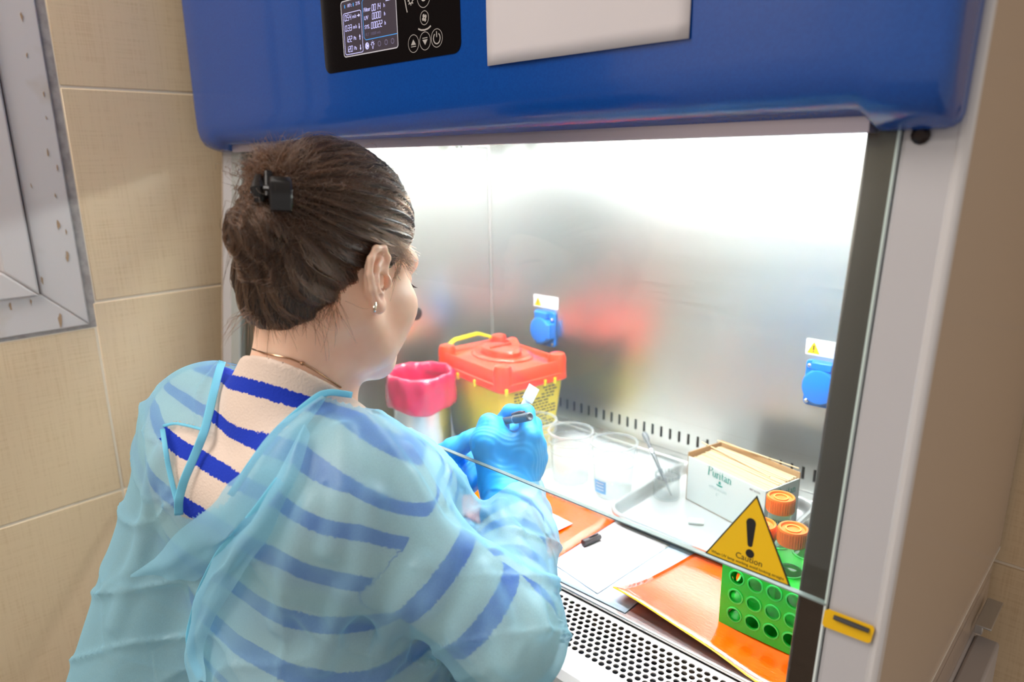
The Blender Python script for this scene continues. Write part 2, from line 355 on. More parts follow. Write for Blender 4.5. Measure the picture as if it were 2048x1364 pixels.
# hood: blue front cover with rolled edges, white cheeks
HZ0, HZ1, HX0, HX1 = .600, 1.07, XL-.002, XR-.006
mb = MB(); rings = []
prof = [(.655, HZ0-.004), (.612, HZ0-.004), (.604, HZ0-.002), (.592, HZ0+.002), (.584, HZ0+.007), (.577, HZ0+.018), (.5735, HZ0+.036), (.573, HZ0+.055), (.573, HZ1), (.655, HZ1)]
sec = lambda y, z: None
xs = [HX0, HX0+.001, HX0+.004, HX0+.010, HX0+.018, HX0+.068, HX0+.078, -.196, -.186, HX1-.012, HX1-.006, HX1-.002, HX1]
ins = [.020, .013, .006, .0015, 0, 0, 0, 0, 0, 0, .002, .006, .012]
rise = [0, 0, 0, 0, 0, 0, .0095, .0095, 0, 0, 0, 0, 0]
for x, i, ri in zip(xs, ins, rise):
    rings.append([(x, y+i*(1 if y < .6 else 0), z+i*.9*(1 if z < .62 else 0)+ri*min(1, max(0, 1-(z-HZ0)/.055))) for y, z in prof])
mb.loft(rings, True, True)
HOOD = mb.build('hood_cover', m_blue, CB, smooth=True)
MB().box((HX0+.075, .606, HZ0-.0050), (-.192, .640, HZ0+.0085)).build('hood_underside', mat('grey_underside', (176, 168, 182), .3, .5), CB)
MB().box((HX0+.004, .60, HZ0+.03), (HX1-.003, .66, HZ1)).build('hood_frame', m_white, CB)
MB().lathe([(.0, 0), (.006, 0), (.007, .002), (.004, .004), (0, .0042)], (-.158, yl(.592)-.001, .592), 12, (0, -1, 0)).build('hood_bolt', mat('dark_bolt', (40, 30, 28), .4, .6), CB)
# fluorescent lamp over the work area, and the UV lamp bracket near the back corner
for yy in (.72, .96):
    MB().tube([(-1.13, yy, .690), (-.24, yy, .690)], .013, 12).build('lamp_tube', emit('lamp_white', (250, 252, 255), 92), CB)
MB().box((-1.16, .668, .708), (-.215, 1.01, .719)).build('lamp_tray', mat('lamp_tray_white', (240, 240, 238), .4), CB)
mb = MB().box((-1.172, 1.05, .640), (-1.05, 1.09, .652)).box((-1.13, 1.055, .60), (-1.10, 1.085, .642)).tube([(-1.168, 1.07, .652), (-1.168, 1.07, .60)], .004, 8)
mb.build('lamp_bracket', mat('bracket_steel', (150, 148, 142), .35, .8), CB, bevel=.001)
# plug in the side wall
pc = onx(832, 627, IL+.0005)
MB().lathe([(0, 0), (.0145, 0), (.0145, .003), (.012, .006), (.006, .0072), (0, .0072)], pc, 20, (1, 0, 0)).build('port_plug', mat('black_plug', (28, 22, 24), .4), CB, smooth=True)
# sockets with labels on the back panel
m_sock = mat('socket_blue', (0, 122, 226), .35); m_lab = mat('label_white', (240, 240, 240), .5); m_yel = mat('warning_yellow', (242, 192, 0), .45); m_blk = mat('print_black', (22, 18, 18), .55)
def socket(x):
    z = .208; y = YB
    bmb = MB(); rr = rrect(x-.031, z-.040, x+.031, z+.040, .008)
    bmb.prism([(u, y-.006, v) for u, v in rr], (0, .006, 0)); s = bmb.build('power_socket', m_sock, CB, bevel=.002)
    MB().lathe([(0, 0), (.0285, 0), (.0285, .012), (.026, .016), (.020, .0175), (0, .018)], (x-.002, y-.006, z-.002), 28, (0, -1, 0), sy=1.08).build('socket_flap', m_sock, s, smooth=True)
    MB().box((x-.018, y-.020, z+.026), (x+.016, y-.004, z+.040)).box((x+.022, y-.024, z-.018), (x+.031, y-.004, z+.016)).build('flap_hinge', m_sock, s, bevel=.002)
    for dx, dz in ((-.024, .03), (.025, .024), (.025, -.032), (-.024, -.032)):
        MB().lathe([(0, 0), (.0035, 0), (.0035, .003), (.002, .004), (0, .004)], (x+dx, y-.0065, z+dz), 10, (0, -1, 0)).build('socket_screw', mat('screw_metal', (200, 200, 200), .25, .9), s)
    l = MB().prism([(u, y-.0008, v) for u, v in rrect(x-.036, .254, x+.036, .282, .003)], (0, .0008, 0)).build('label_plate', m_lab, CB)
    MB().prism([(x-.033, y-.0012, .257), (x-.012, y-.0012, .257), (x-.0225, y-.0012, .277)], (0, .0004, 0)).build('warning_triangle', m_yel, l)
    mb = MB()
    mb.box((x-.0235, y-.0016, .263), (x-.0215, y-.0012, .271)).box((x-.0235, y-.0016, .2595), (x-.0215, y-.0012, .2615))
    mb.build('exclamation_mark', m_blk, l)
    mb = MB()
    for k in range(3): mb.box((x-.006, y-.0012, .272-k*.006), (x+.031-.006*k, y-.0008, .2735-k*.006))
    mb.build('label_print', mat('faint_print', (216, 216, 222), .6), l)
socket(-1.004); socket(-.393)
# yellow tape with a black dash on the right post
p = np.array([ony(*q, yl(.188)-.0006) for q in [(1652, 1218), (1660, 1216), (1748, 1250), (1751, 1256), (1744, 1280), (1738, 1281), (1652, 1248), (1648, 1242)]])
p[:, 1] = yl(p[:, 2])-.0045
tp = MB().prism(p, (0, .0008, 0)).build('position_tape', mat('tape_yellow', (236, 184, 8), .4), CB)
a, b_ = (np.array(ony(*q, yl(.188)-.0055)) for q in [(1667, 1234), (1738, 1262)])
MB().tube([a, a*.5+b_*.5, b_], [.0020, .0023, .0020], 8, flat=.3).build('dash_mark', m_blk, tp)
# control panel with screen
CP = MB().prism([(u, .5722, v) for u, v in rrect(-.896, .694, -.620, .93, .012)], (0, .001, 0)).build('control_panel', mat('panel_black', (14, 11, 11), .08, Coat_Weight=.5), CB)
yP = .5720
m_led = emit('screen_white', (190, 190, 245), .75); m_ledc = emit('screen_cyan', (60, 140, 210), .7); m_dim = emit('screen_dim', (105, 100, 130), .25); m_icon = mat('icon_grey', (176, 170, 166), .5)
def line(mb, pts, w): mb.ribbon([(x, yP, z) for x, z in pts], w, (0, -1, 0), .0002)
SX0, SX1, SZ0, SZ1 = -.848, -.732, .711, .778
mb = MB().prism([(u, yP-.0001, v) for u, v in rrect(SX0, SZ0, SX1, SZ1, .004)], (0, .0006, 0)); SC = mb.build('screen', emit('screen_glow', (58, 50, 62), .12), CP)
mb = MB(); o = rrect(SX0, SZ0, SX1, SZ1, .004); line(mb, o+[o[0], o[1]], .0013); mb.build('screen_border', mat('border_silver', (205, 205, 215), .3), SC)
SEG = {'0': 'abcdef', '1': 'bc', '2': 'abged', '3': 'abgcd', '4': 'fgbc', '5': 'afgcd'}
def digits(mb, s, x, z, w, h):
    """seven-segment figures, slanted; (x, z) is the lower left corner"""
    for ch in s:
        if ch == '.': line(mb, [(x-.0004, z), (x-.0002, z+.0009)], .0009); x += .0008; continue
        P = {'a': ((0, 1), (1, 1)), 'b': ((1, 1), (1, .5)), 'c': ((1, .5), (1, 0)), 'd': ((0, 0), (1, 0)), 'e': ((0, 0), (0, .5)), 'f': ((0, .5), (0, 1)), 'g': ((0, .5), (1, .5))}
        for k in SEG[ch]:
            (ax, az), (bx, bz) = P[k]
            line(mb, [(x+ax*w+az*h*.12, z+az*h), (x+bx*w+bz*h*.12, z+bz*h)], .0007)
        x += w*1.45
UX = (1, 0, 0); UZ = (0, 0, 1)
def stext(body, x, z, size, m, name='screen_lettering'): text(body, name, m, SC, (x, yP-.0003, z), UX, UZ, size, 'LEFT', .00005, .1)
left = [('0.54', 'm/s', '>', .7545), ('0.33', 'm/s', 'v', .7420), ('122', 'Pa', '^', .7285), ('120', 'Pa', 'v', .7165)]
mb = MB(); mb2 = MB()
for a, u, ar, z in left:
    digits(mb, a, -.8415, z, .0034, .0066); stext(u, -.824, z+.003, .0062, m_led)
    x = -.810; zc = z+.003
    if ar == '>': mb.prism([(x+.003, yP-.0003, zc), (x, yP-.0003, zc+.002), (x, yP-.0003, zc-.002)], (0, .0002, 0)); line(mb, [(x-.003, zc), (x, zc)], .001)
    else:
        d = 1 if ar == '^' else -1
        mb.prism([(x, yP-.0003, zc+.0035*d), (x-.0016, yP-.0003, zc+.0008*d), (x+.0016, yP-.0003, zc+.0008*d)], (0, .0002, 0)); line(mb, [(x, zc-.003*d), (x, zc+.001*d)], .0012)
for s, z in (('0014', .7585), ('0000', .7490), ('00022', .7385)): digits(mb, s, -.7815 if len(s) == 4 else -.7845, z, .0033, .0070)
tag(mb.build('screen_digits', m_led, SC), kind='stuff')
stext('Filter', -.7985, .7615, .0068, m_led); stext('UV', -.7985, .7520, .0068, m_led); stext('SYS.', -.7985, .7415, .0064, m_led)
for z in (.7615, .7520, .7415): stext('h', -.7570, z, .0064, m_led)
stext('FLT  10000 m/s', -.7975, .7325, .005, m_dim)
stext('18°c', -.834, .7715, .0056, m_led); stext('21%', -.815, .7715, .0056, m_led)
mb = MB(); o = rrect(-.8445, .7135, -.8045, .7632, .003); line(mb, o+[o[0]], .0007); mb.build('screen_box', m_led, SC)
mb = MB(); line(mb, [(SX1, .7745), (-.7975, .7745), (-.8010, .7715), (-.8010, .7300), (-.7975, .7268), (SX1, .7268)], .0008)
line(mb, [(-.8395, .7695), (-.8395, .7735)], .0018); line(mb, [(-.8200, .7695), (-.8200, .7735)], .0018); mb.build('screen_frame', m_ledc, SC)
mb = MB(); line(mb, [(SX1, .7660), (-.7520, .7660), (-.7520, .7715), (SX1, .7715)], .0008); mb.build('screen_bar', m_led, SC)
def ringz(mb, x, z, r, w, a0=0, a1=360, n=24, sz=1.):
    line(mb, [(x+r*math.cos(math.radians(a0+(a1-a0)*k/n)), z+sz*r*math.sin(math.radians(a0+(a1-a0)*k/n))) for k in range(n+1)], w)
mb = MB(); ringz(mb, -.7955, .7195, .0036, .0011)
for k in range(3): ringz(mb, -.7955+.0014*math.cos(k*2.09), .7195+.0014*math.sin(k*2.09), .0008, .0013)
ringz(mb, -.7835, .7203, .0022, .0009, -50, 230); line(mb, [(-.7850, .7170), (-.7820, .7170)], .0009); line(mb, [(-.7845, .7153), (-.7825, .7153)], .0009)
for k in range(5): a = math.radians(k*45); line(mb, [(-.7835+.0032*math.cos(a), .7203+.0032*math.sin(a)), (-.7835+.0042*math.cos(a), .7203+.0042*math.sin(a))], .0006)
mb.build('screen_icons', m_led, SC)
mb = MB()
for x in (-.7695, -.7555, -.7425): ringz(mb, x, .7195, .0028, .0010)
mb.build('dim_icons', m_dim, SC)
# round touch buttons
def button(x, z, r, fn):
    mb = MB(); ringz(mb, x, z, r, .0007)
    fn(mb, x, z); mb.build('button', m_icon, CP)
def tri(mb, x, z, d): mb.prism([(x, yP-.0003, z+.0045*d), (x-.0046, yP-.0003, z-.0015*d), (x+.0046, yP-.0003, z-.0015*d)], (0, .0002, 0)); line(mb, [(x-.0046, z-.0033*d), (x+.0046, z-.0033*d)], .0009)
button(-.7025, .7120, .0098, lambda mb, x, z: tri(mb, x, z, 1)); button(-.6810, .7126, .0098, lambda mb, x, z: tri(mb, x, z, -1))
def power(mb, x, z): ringz(mb, x, z-.0003, .0058, .0014, -235, 55); line(mb, [(x, z+.001), (x, z+.0072)], .0014)
button(-.6600, .7134, .0098, power)
def fan(mb, x, z):
    for k in range(4): a = k*PI/2+.5; ringz(mb, x+.0026*math.cos(a), z+.0026*math.sin(a), .0011, .0016)
button(-.6805, .7375, .0075, fan)
def bulb(mb, x, z): ringz(mb, x, z, .003, .004)
button(-.6805, .7600, .0115, bulb)
mb = MB(); line(mb, [(-.6925, .7270), (-.6870, .7250), (-.6810, .7245), (-.6750, .7252), (-.6695, .7275)], .0018); mb.build('button_arc', m_icon, CP)
mb = MB(); line(mb, [(-.7145, .7700), (-.7150, .7620), (-.7130, .7530), (-.7115, .7475)], .0016); mb.build('button_arc', m_icon, CP); mb = MB(); line(mb, [(-.6465, .7700), (-.6465, .7620), (-.6480, .7560)], .0016); mb.build('button_arc', m_icon, CP)
mb = MB(); ringz(mb, -.7040, .7595, .0032, .0013)
mb.build('button_gear', m_icon, CP); mb = MB()
for k in range(8): a = k*PI/4; line(mb, [(-.7040+.0036*math.cos(a), .7595+.0038*math.sin(a)), (-.7040+.0056*math.cos(a), .7595+.0056*math.sin(a))], .0016)
tag(mb.build('gear_teeth', m_icon, CP), kind='stuff'); mb = MB(); ringz(mb, -.6590, .7610, .003, .0016, 200, 340); mb.build('button_gear', m_icon, CP)
# caution sticker on the sash
def onsash(px, py, off=.0):
    r = ray(px, py); n_ = np.array([0, 1, -LEAN]); q = np.array([0, .573-.003-off, .2])
    return CAM+r*(n_@(q-CAM)/(n_@r))
T = [onsash(1514, 991, .0008), onsash(1410, 1106, .0008), onsash(1581, 1174, .0008)]
un = nrm(T[2]-T[1]); nn = nrm([0, -1, LEAN]); vn = np.cross(nn, un); cT = (T[0]+T[1]+T[2])/3
ST = MB().prism(T, (0, .0006, 0)).build('caution_sticker', m_blk, SASH)
MB().prism([cT+(t-cT)*.945-np.array([0, .0003, 0]) for t in T], (0, .0003, 0)).build('sticker_face', mat('sticker_yellow', (240, 190, 0), .5), ST)
def onT(u, v): return T[1]+un*u+vn*v+nn*.0004
wT = np.linalg.norm(T[2]-T[1]); hT = (T[0]-T[1])@vn; uT = (T[0]-T[1])@un
xm = uT
mb = MB(); pts = []
for k in range(9): a = PI*k/8; pts.append(onT(xm-.002+.0047*math.cos(a), hT*.625+.0047*math.sin(a)))
for k in range(7): a = PI+PI*k/6; pts.append(onT(xm-.0005+.0025*math.cos(a), hT*.345+.0025*math.sin(a)))
mb.prism(pts, -nn*.0002)
mb.prism([onT(xm+.0005+.0042*math.cos(a*PI/8), hT*.225+.0042*math.sin(a*PI/8)) for a in range(16)], -nn*.0002); mb.build('exclamation_mark', m_blk, ST)
text('Caution', 'sticker_lettering', m_blk, ST, onT(wT*.52, .0105), un, vn, .0082, ext=.0001)
text('When UV lamp working avoid looking straight', 'sticker_lettering', m_blk, ST, onT(wT*.5, .0048), un, vn, .0038, ext=.0001, sx=1.0)
# sheet of paper stuck to the hood
mb = MB(); nx, nz = 16, 12; vs = []
for j in range(nz+1):
    for i in range(nx+1):
        u, v = i/nx, j/nz
        vs.append((-.577+.244*u, .5708-.0012*math.sin(u*PI)*(1-v)-.0012*math.exp(-((u-.28)**2/.002+(v-.12)**2/.004))-.0006*math.sin(u*9+v*5)*(1-v)**2, .6755+.172*v))
mb.add(vs, [(j*(nx+1)+i, j*(nx+1)+i+1, (j+1)*(nx+1)+i+1, (j+1)*(nx+1)+i) for j in range(nz) for i in range(nx)])
tag(mb.build('paper_sheet', mat('white_paper_dim', (206, 199, 201), .8), smooth='all', solid=.0002), 'blank white sheet of paper stuck on the blue hood beside the control panel', 'paper')  # dimmed copy of the paper white; the weaker light here is in its colour

# ------------------------------------------------------------------ things on the worktop
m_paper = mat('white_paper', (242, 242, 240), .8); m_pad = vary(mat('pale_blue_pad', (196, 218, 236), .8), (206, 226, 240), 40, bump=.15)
m_steelb = mat('polished_tray', (216, 217, 217), .36, .75)
def sheet(name, m, quad, z, label, cat, nx=10, ny=10, fz=None, thick=.0004, smooth='all', group=None):
    """a thin sheet through the four corners (world x, y), counter-clockwise from front-left; fz(u, v) lifts it"""
    q = [np.array(p, float) for p in quad]; vs = []
    for j in range(ny+1):
        for i in range(nx+1):
            u, v = i/nx, j/ny
            p = q[0]*(1-u)*(1-v)+q[1]*u*(1-v)+q[2]*u*v+q[3]*(1-u)*v
            vs.append((p[0], p[1], z+(fz(u, v) if fz else 0)))
    mb = MB(); mb.add(vs, [(j*(nx+1)+i, j*(nx+1)+i+1, (j+1)*(nx+1)+i+1, (j+1)*(nx+1)+i) for j in range(ny) for i in range(nx)])
    return tag(mb.build(name, m, smooth=smooth, solid=thick), label, cat, group)
sheet('bench_pad', m_pad, [(-1.02, .664), (-.449, .676), (-.452, .874), (-1.02, .868)], .0008, 'pale blue absorbent bench pad spread on the worktop behind the perforated grille', 'pad', 20, 10, lambda u, v: .0005+.0004*math.sin(u*40)*math.sin(v*17))
sheet('bench_paper', m_paper, [(-.97, .868), (-.455, .874), (-.455, 1.13), (-.90, 1.13)], .0012, 'large white sheet lying under the clear cups and the steel tray', 'paper', 12, 8)
sheet('writing_paper', m_paper, [(-.594, .700), (-.500, .684), (-.492, .858), (-.596, .866)], .0026, 'white sheet of paper with the pen cap lying on it', 'paper', 8, 8)
def bagmat(name):
    m = mat(name, (240, 92, 4), .12, Coat_Weight=1., Specular_IOR_Level=.9); N, L, b = nodes(m)
    tc = N.new('ShaderNodeTexCoord'); mp = N.new('ShaderNodeMapping'); mp.inputs['Scale'].default_value = (60, 190, 60); mp.inputs['Rotation'].default_value = (0, 0, .5)
    nz = N.new('ShaderNodeTexNoise'); nz.inputs['Scale'].default_value = 1.6; nz.inputs['Detail'].default_value = 5; nz.inputs['Distortion'].default_value = .6
    L.new(tc.outputs['Object'], mp.inputs[0]); L.new(mp.outputs[0], nz.inputs['Vector'])
    bp = N.new('ShaderNodeBump'); bp.inputs['Strength'].default_value = .35; bp.inputs['Distance'].default_value = .0014; L.new(nz.outputs[0], bp.inputs['Height']); L.new(bp.outputs[0], b.inputs['Normal']); return m
m_bag = bagmat('orange_bag_plastic')
og = sheet('orange_bag', m_bag, [(-.478, .690), (-.215, .668), (-.212, .868), (-.452, .868)], .0022, 'flat orange plastic bag lying under the green tube rack', 'bag', 24, 16,
      lambda u, v: .0006+.017*max(0, 1-((u-.02)/.75)**2 if u < .77 else 0)*max(0, 1-v*2.2)**2+.0006*math.sin(u*13+v*7), thick=.0012)
og2 = sheet('orange_bag', m_bag, [(-.86, .705), (-.597, .707), (-.597, .868), (-.86, .870)], .0022, 'flat orange plastic bag half covered by the gowned arm, beside the pen cap', 'bag', 12, 10, lambda u, v: .0008+.0007*math.sin(u*11+v*5), thick=.0012)
for o in (og, og2): o['group'] = 'orange bags on the worktop'
mb = MB(); e = [(-.478+.263*u, .690-.022*u-.0003, .0028+.017*max(0, 1-((u-.02)/.75)**2 if u < .77 else 0)+.0006*math.sin(u*13)) for u in np.linspace(0, 1, 25)]
mb.tube(e, .0011, 6); mb.build('bag_seam', mat('yellow_seam', (255, 204, 40), .3), og)
sheet('paper_slip', m_paper, [(-.735, .752), (-.643, .751), (-.640, .805), (-.735, .812)], .0048, 'small white paper slip lying on the orange bag by the sleeve', 'paper', 6, 4, lambda u, v: .001+.002*u*(1-v))
# pen cap
ca, cb2 = np.array([-.588, .765, .0088]), np.array([-.580, .800, .0088])
PCp = empty('pen_cap', (ca+cb2)/2, 'black ribbed marker cap lying on the white paper', 'pen cap')
mb = MB(); dd = nrm(cb2-ca)
mb.lathe([(0, 0), (.0050, 0), (.0056, .001), (.0054, .020), (.0048, .030), (.0044, .034), (0, .034)], ca, 10, dd); mb.build('cap_body', mat('cap_black', (24, 20, 26), .35), PCp)
MB().tube([ca+np.array([0, 0, .0058])+dd*.012, ca+np.array([0, 0, .0066])+dd*.020, ca+np.array([0, 0, .0060])+dd*.030], .0011, 6).build('cap_clip', mat('cap_black', (24, 20, 26), .35), PCp)
# clear cups with rims and some contents
m_cup = glassy('cup_plastic', (252, 253, 253), .12, .06, .6); m_rim = glassy('cup_rim_plastic', (240, 243, 243), .1, .32, .7)
m_fill = glassy('cup_contents', (254, 254, 254), .2, .10, .2)
def cup(x, y, label, rt=.0415, rb=.034, h=.098, sticker=None):
    t = empty('plastic_cup', (x, y, .0018), label, 'cup', 'clear cups standing on the white sheet')
    z = .0018
    MB().lathe([(0, 0), (rb-.003, 0), (rb, .003), (rb+.0005, .012), (rt-.003, h-.008), (rt-.002, h-.008), (rt-.0018, h-.001), (rt-.0034, h-.001), (rb-.0012, .012), (rb-.0015, .004), (0, .003)], (x, y, z), 40).build('cup_wall', m_cup, t, smooth=True)
    mb = MB(); mb.lathe([(rt-.0035, h-.003), (rt+.0006, h-.003), (rt+.001, h-.001), (rt+.0003, h), (rt-.003, h)], (x, y, z), 40, cap0=False, cap1=False); mb.build('cup_rim', m_rim, t, smooth=True)
    mb = MB()
    for k in (.62, .80): r_ = rb+(rt-rb)*k; mb.lathe([(r_-.0006, h*k), (r_+.0008, h*k), (r_+.0008, h*k+.0012), (r_-.0006, h*k+.0012)], (x, y, z), 40, cap0=False, cap1=False)
    mb.build('cup_ridge', m_rim, t, smooth=True)
    MB().lathe([(0, .0035), (rb-.0022, .0035), (rb+.0008, h*.55), (0, h*.56)], (x, y, z), 32).build('cup_contents', m_fill, t, smooth=True)
    if sticker:
        mb = MB(); a0, z0, z1 = sticker; n = 6; vs = []
        for zz in (z0, z1):
            r_ = rb+(rt-rb)*(zz/h)+.0012
            for k in range(n+1): a = a0-.33+.66*k/n; vs.append((x+r_*math.cos(a), y+r_*math.sin(a), z+zz))
        mb.add(vs, [(k, k+1, n+2+k, n+1+k) for k in range(n)]); mb.build('cup_sticker', mat('sticker_blue', (110, 178, 232), .6), t)
        mb = MB()
        for q in range(3):
            zz = z1-.006-q*.006; r_ = rb+(rt-rb)*(zz/h)+.0015; vs = []
            for z_ in (zz, zz+.002):
                for k in range(5): a = a0-.22+.44*k/4; vs.append((x+r_*math.cos(a), y+r_*math.sin(a), z+z_))
            mb.add(vs, [(k, k+1, 6+k, 5+k) for k in range(4)])
        mb.build('sticker_print', mat('sticker_print_white', (200, 226, 246), .6), t)
    return t
cup(-.660, .943, 'clear plastic cup with a small blue sticker, beside the steel tray', sticker=(-1.62, .012, .036))
cup(-.749, .934, 'clear plastic cup without sticker, middle one of the three cups')
cup(-.836, .934, 'clear plastic cup half hidden behind the gloved hand')
# steel tray
def tray():
    x0, x1, y0, y1, H_ = -.612, -.362, .853, 1.105, .022
    mb = MB(); ins = [(-.003, .0175), (-.0036, .0215), (-.002, .0235), (.0025, .0235), (.005, .0215), (.0075, .012), (.0105, .0045), (.014, .0022), (.030, .0022)]
    rings = []
    for i, z in ins: rings.append([(x, y, z+.0012) for x, y in rrect(x0+i, y0+i, x1-i, y1-i, max(.034-i, .004), 7)])
    mb.loft(rings, False, True)
    rings = [[(x, y, z+.0004) for x, y in rrect(x0+i, y0+i, x1-i, y1-i, max(.034-i, .004), 7)] for i, z in ((.0115, .0045), (.0155, .0014), (.03, .0014))]
    mb.loft(rings, False, True)
    return tag(mb.build('steel_tray', m_steelb, smooth=True), 'shallow polished steel tray with rounded corners holding the swab box', 'tray')
tray()
tz = .0035
MB_ = MB().box((-.508, .936, tz), (-.484, .950, tz+.005), rot2(.5), (-.496, .943, 0)); tag(MB_.build('white_block', mat('white_plastic', (245, 245, 245), .4), bevel=.001), 'tiny white plastic block lying in the steel tray', 'block')
# swab box with sticks
ang = math.atan2(.974-1.012, -.397+.55)
bx = np.array([-.5515, 1.006, tz]); ex = np.array([math.cos(ang), math.sin(ang), 0]); ey = np.array([-math.sin(ang), math.cos(ang), 0]); BL, BD, BH = .160, .082, .080
BOX = empty('swab_box', bx, 'open white cardboard box with teal lettering full of wooden swab sticks', 'box')
m_card = mat('white_card', (240, 244, 242), .55); m_kraft = mat('brown_card', (188, 148, 104), .8); m_teal = mat('teal_print', (0, 150, 136), .6)
def slab(o, u, v, w, m, name, par, **k):
    mb = MB(); mb.add([o, o+u, o+u+v, o+v, o+w, o+u+w, o+u+v+w, o+v+w], [(3, 2, 1, 0), (4, 5, 6, 7), (0, 1, 5, 4), (1, 2, 6, 5), (2, 3, 7, 6), (3, 0, 4, 7)]); return mb.build(name, m, par, **k)
zz = np.array([0, 0, 1.]); th = .0016
slab(bx, ex*BL, ey*BD, zz*th, m_kraft, 'box_bottom', BOX)
F_ = slab(bx, ex*BL, ey*th, zz*BH, m_card, 'front_wall', BOX); R_ = slab(bx+ex*(BL-th), ex*th, ey*BD, zz*BH, m_card, 'end_wall', BOX)
slab(bx+ey*(BD-th), ex*BL, ey*th, zz*(BH+.010), m_kraft, 'rear_wall', BOX); slab(bx, ex*th, ey*BD, zz*(BH+.007), m_kraft, 'end_wall', BOX)
# brand lettering drawn as strokes of changing width
GL = {'P': [[(.10, .72, .10), (.16, .95, .05), (.10, .86, .03)], [(.16, .95, .05), (.13, .5, .15), (.10, 0, .13)], [(.16, .95, .05), (.42, 1.0, .05), (.60, .80, .12), (.45, .55, .05), (.20, .52, .04)], [(.0, 0, .05), (.24, 0, .05)]],
      'u': [[(0, .50, .05), (.08, .5, .11), (.07, .15, .11), (.18, 0, .05), (.32, .10, .05), (.36, .5, .11)], [(.36, .5, .11), (.36, .08, .11), (.44, 0, .05)]],
      'r': [[(0, .50, .05), (.08, .5, .11), (.08, 0, .11)], [(.08, .35, .05), (.20, .52, .06), (.30, .47, .10)], [(0, 0, .05), (.18, 0, .05)]],
      'i': [[(0, .50, .05), (.08, .5, .11), (.08, 0, .11)], [(0, 0, .05), (.18, 0, .05)], [(.06, .68, .10), (.11, .72, .10)]],
      't': [[(.12, .80, .05), (.11, .5, .11), (.11, .12, .11), (.20, 0, .05), (.28, .06, .04)], [(0, .52, .05), (.28, .52, .05)]],
      'a': [[(.06, .42, .09), (.18, .52, .05), (.30, .42, .10), (.31, .1, .11), (.40, 0, .05)], [(.31, .30, .05), (.08, .22, .08), (.06, .06, .09), (.18, 0, .05), (.31, .12, .04)]],
      'n': [[(0, .50, .05), (.08, .5, .11), (.08, 0, .11)], [(.08, .36, .05), (.22, .52, .06), (.36, .40, .11), (.36, 0, .11)], [(0, 0, .05), (.18, 0, .05)], [(.28, 0, .05), (.46, 0, .05)]]}
AD = {'P': .60, 'u': .50, 'r': .36, 'i': .25, 't': .33, 'a': .46, 'n': .5}
def brand(o, u, v, n, s, par):
    mb = MB(); x = 0
    for ch in 'Puritan':
        for st in GL[ch]:
            pts = []; w = []
            for a, b2 in zip(st, st[1:]):
                for k in range(5): t = k/5; pts.append(o+u*(x+a[0]+(b2[0]-a[0])*t)*s+v*(a[1]+(b2[1]-a[1])*t)*s+n*.0003); w.append((a[2]+(b2[2]-a[2])*t)*s)
            pts.append(o+u*(x+st[-1][0])*s+v*st[-1][1]*s+n*.0003); w.append(st[-1][2]*s)
            mb.ribbon(pts, w, n, .0001)
        x += AD[ch]
    mb.ribbon([o+u*(-.12+.12*k)*s+v*(.86+.10*math.sin(k*1.3))*s+n*.0003 for k in range(4)], [.03*s]*4, n, .0001)
    mb.build('brand_lettering', m_teal, par)
    c = o+u*1.55*s-v*.62*s       # hat emblem
    mb = MB()
    mb.prism([c+(u*a+v*b2)*s+n*.0003 for a, b2 in ((-.16, .12), (.16, .12), (.10, .42), (-.10, .42))], n*.0001)
    mb.prism([c+(u*.42*math.cos(t)+v*(.02+.17*math.sin(t)))*s+n*.0003 for t in np.linspace(PI, 2*PI, 12)], n*.0001)
    mb.build('hat_emblem', m_teal, par)
nF = -ey; nR = ex
brand(bx+ex*.046+zz*.0645-ey*.0002, ex, zz, nF, .0165, F_); brand(bx+ex*(BL+.0002)+ey*.026+zz*.0605, ey, zz, nR, .0155, R_)
m_fp = mat('pale_teal_print', (196, 214, 212), .6)
text('APPLICATORS', 'small_print', m_fp, F_, bx+ex*.068-ey*.0003+zz*.0455, ex, zz, .006); text('6"', 'small_print', m_fp, F_, bx+ex*.068-ey*.0003+zz*.036, ex, zz, .008)
text('807 NON', 'reference_print', mat('grey_print', (120, 118, 118), .6), F_, bx+ex*.140-ey*.0003+zz*.0725, ex, zz, .0048)
# the sticks: each one a thing
sm = MB().tube([(-.0755, 0, 0), (0, 0, 0), (.0755, 0, 0)], .00125, 6); sm.build('swab_stick', mat('birch_wood', (222, 190, 148), .6))
proto = bpy.data.objects['swab_stick']; n = 0
for layer in range(3):
    for i in range(26):
        o = proto if n == 0 else proto.copy()
        if n: COL.objects.link(o)
        v = .0045+(BD-.009)*(i+.5+(layer % 2)*.5)/26.5
        c = bx+ex*(BL/2+random.uniform(-.002, .002))+ey*v+zz*(BH-.010+layer*.0029+.006*(v/BD)**1.5+random.uniform(-.0004, .0006))
        o.location = c; o.rotation_euler = (0, random.uniform(-.008, .008), ang+random.uniform(-.012, .012))
        tag(o, 'pale wooden swab stick packed in the open white box', 'stick', 'wooden sticks in the swab box'); n += 1
for (a, b2, lab) in ((np.array(ony(1404, 884, 1.065)), None, 'pale wooden stick poking out past the far left corner of the swab box'), (None, np.array(ony(1598, 937, 1.055)), 'pale wooden stick poking out past the right end of the swab box')):
    o = proto.copy(); COL.objects.link(o)
    if a is not None: d = ex*.98-ey*.06-zz*.03; c = a+nrm(d)*.0755
    else: d = ex*.97+ey*.12-zz*.002; c = b2-nrm(d)*.0755
    o.location = c; o.rotation_euler = Vector(d).to_track_quat('X', 'Z').to_euler(); tag(o, lab, 'stick', 'wooden sticks in the swab box')
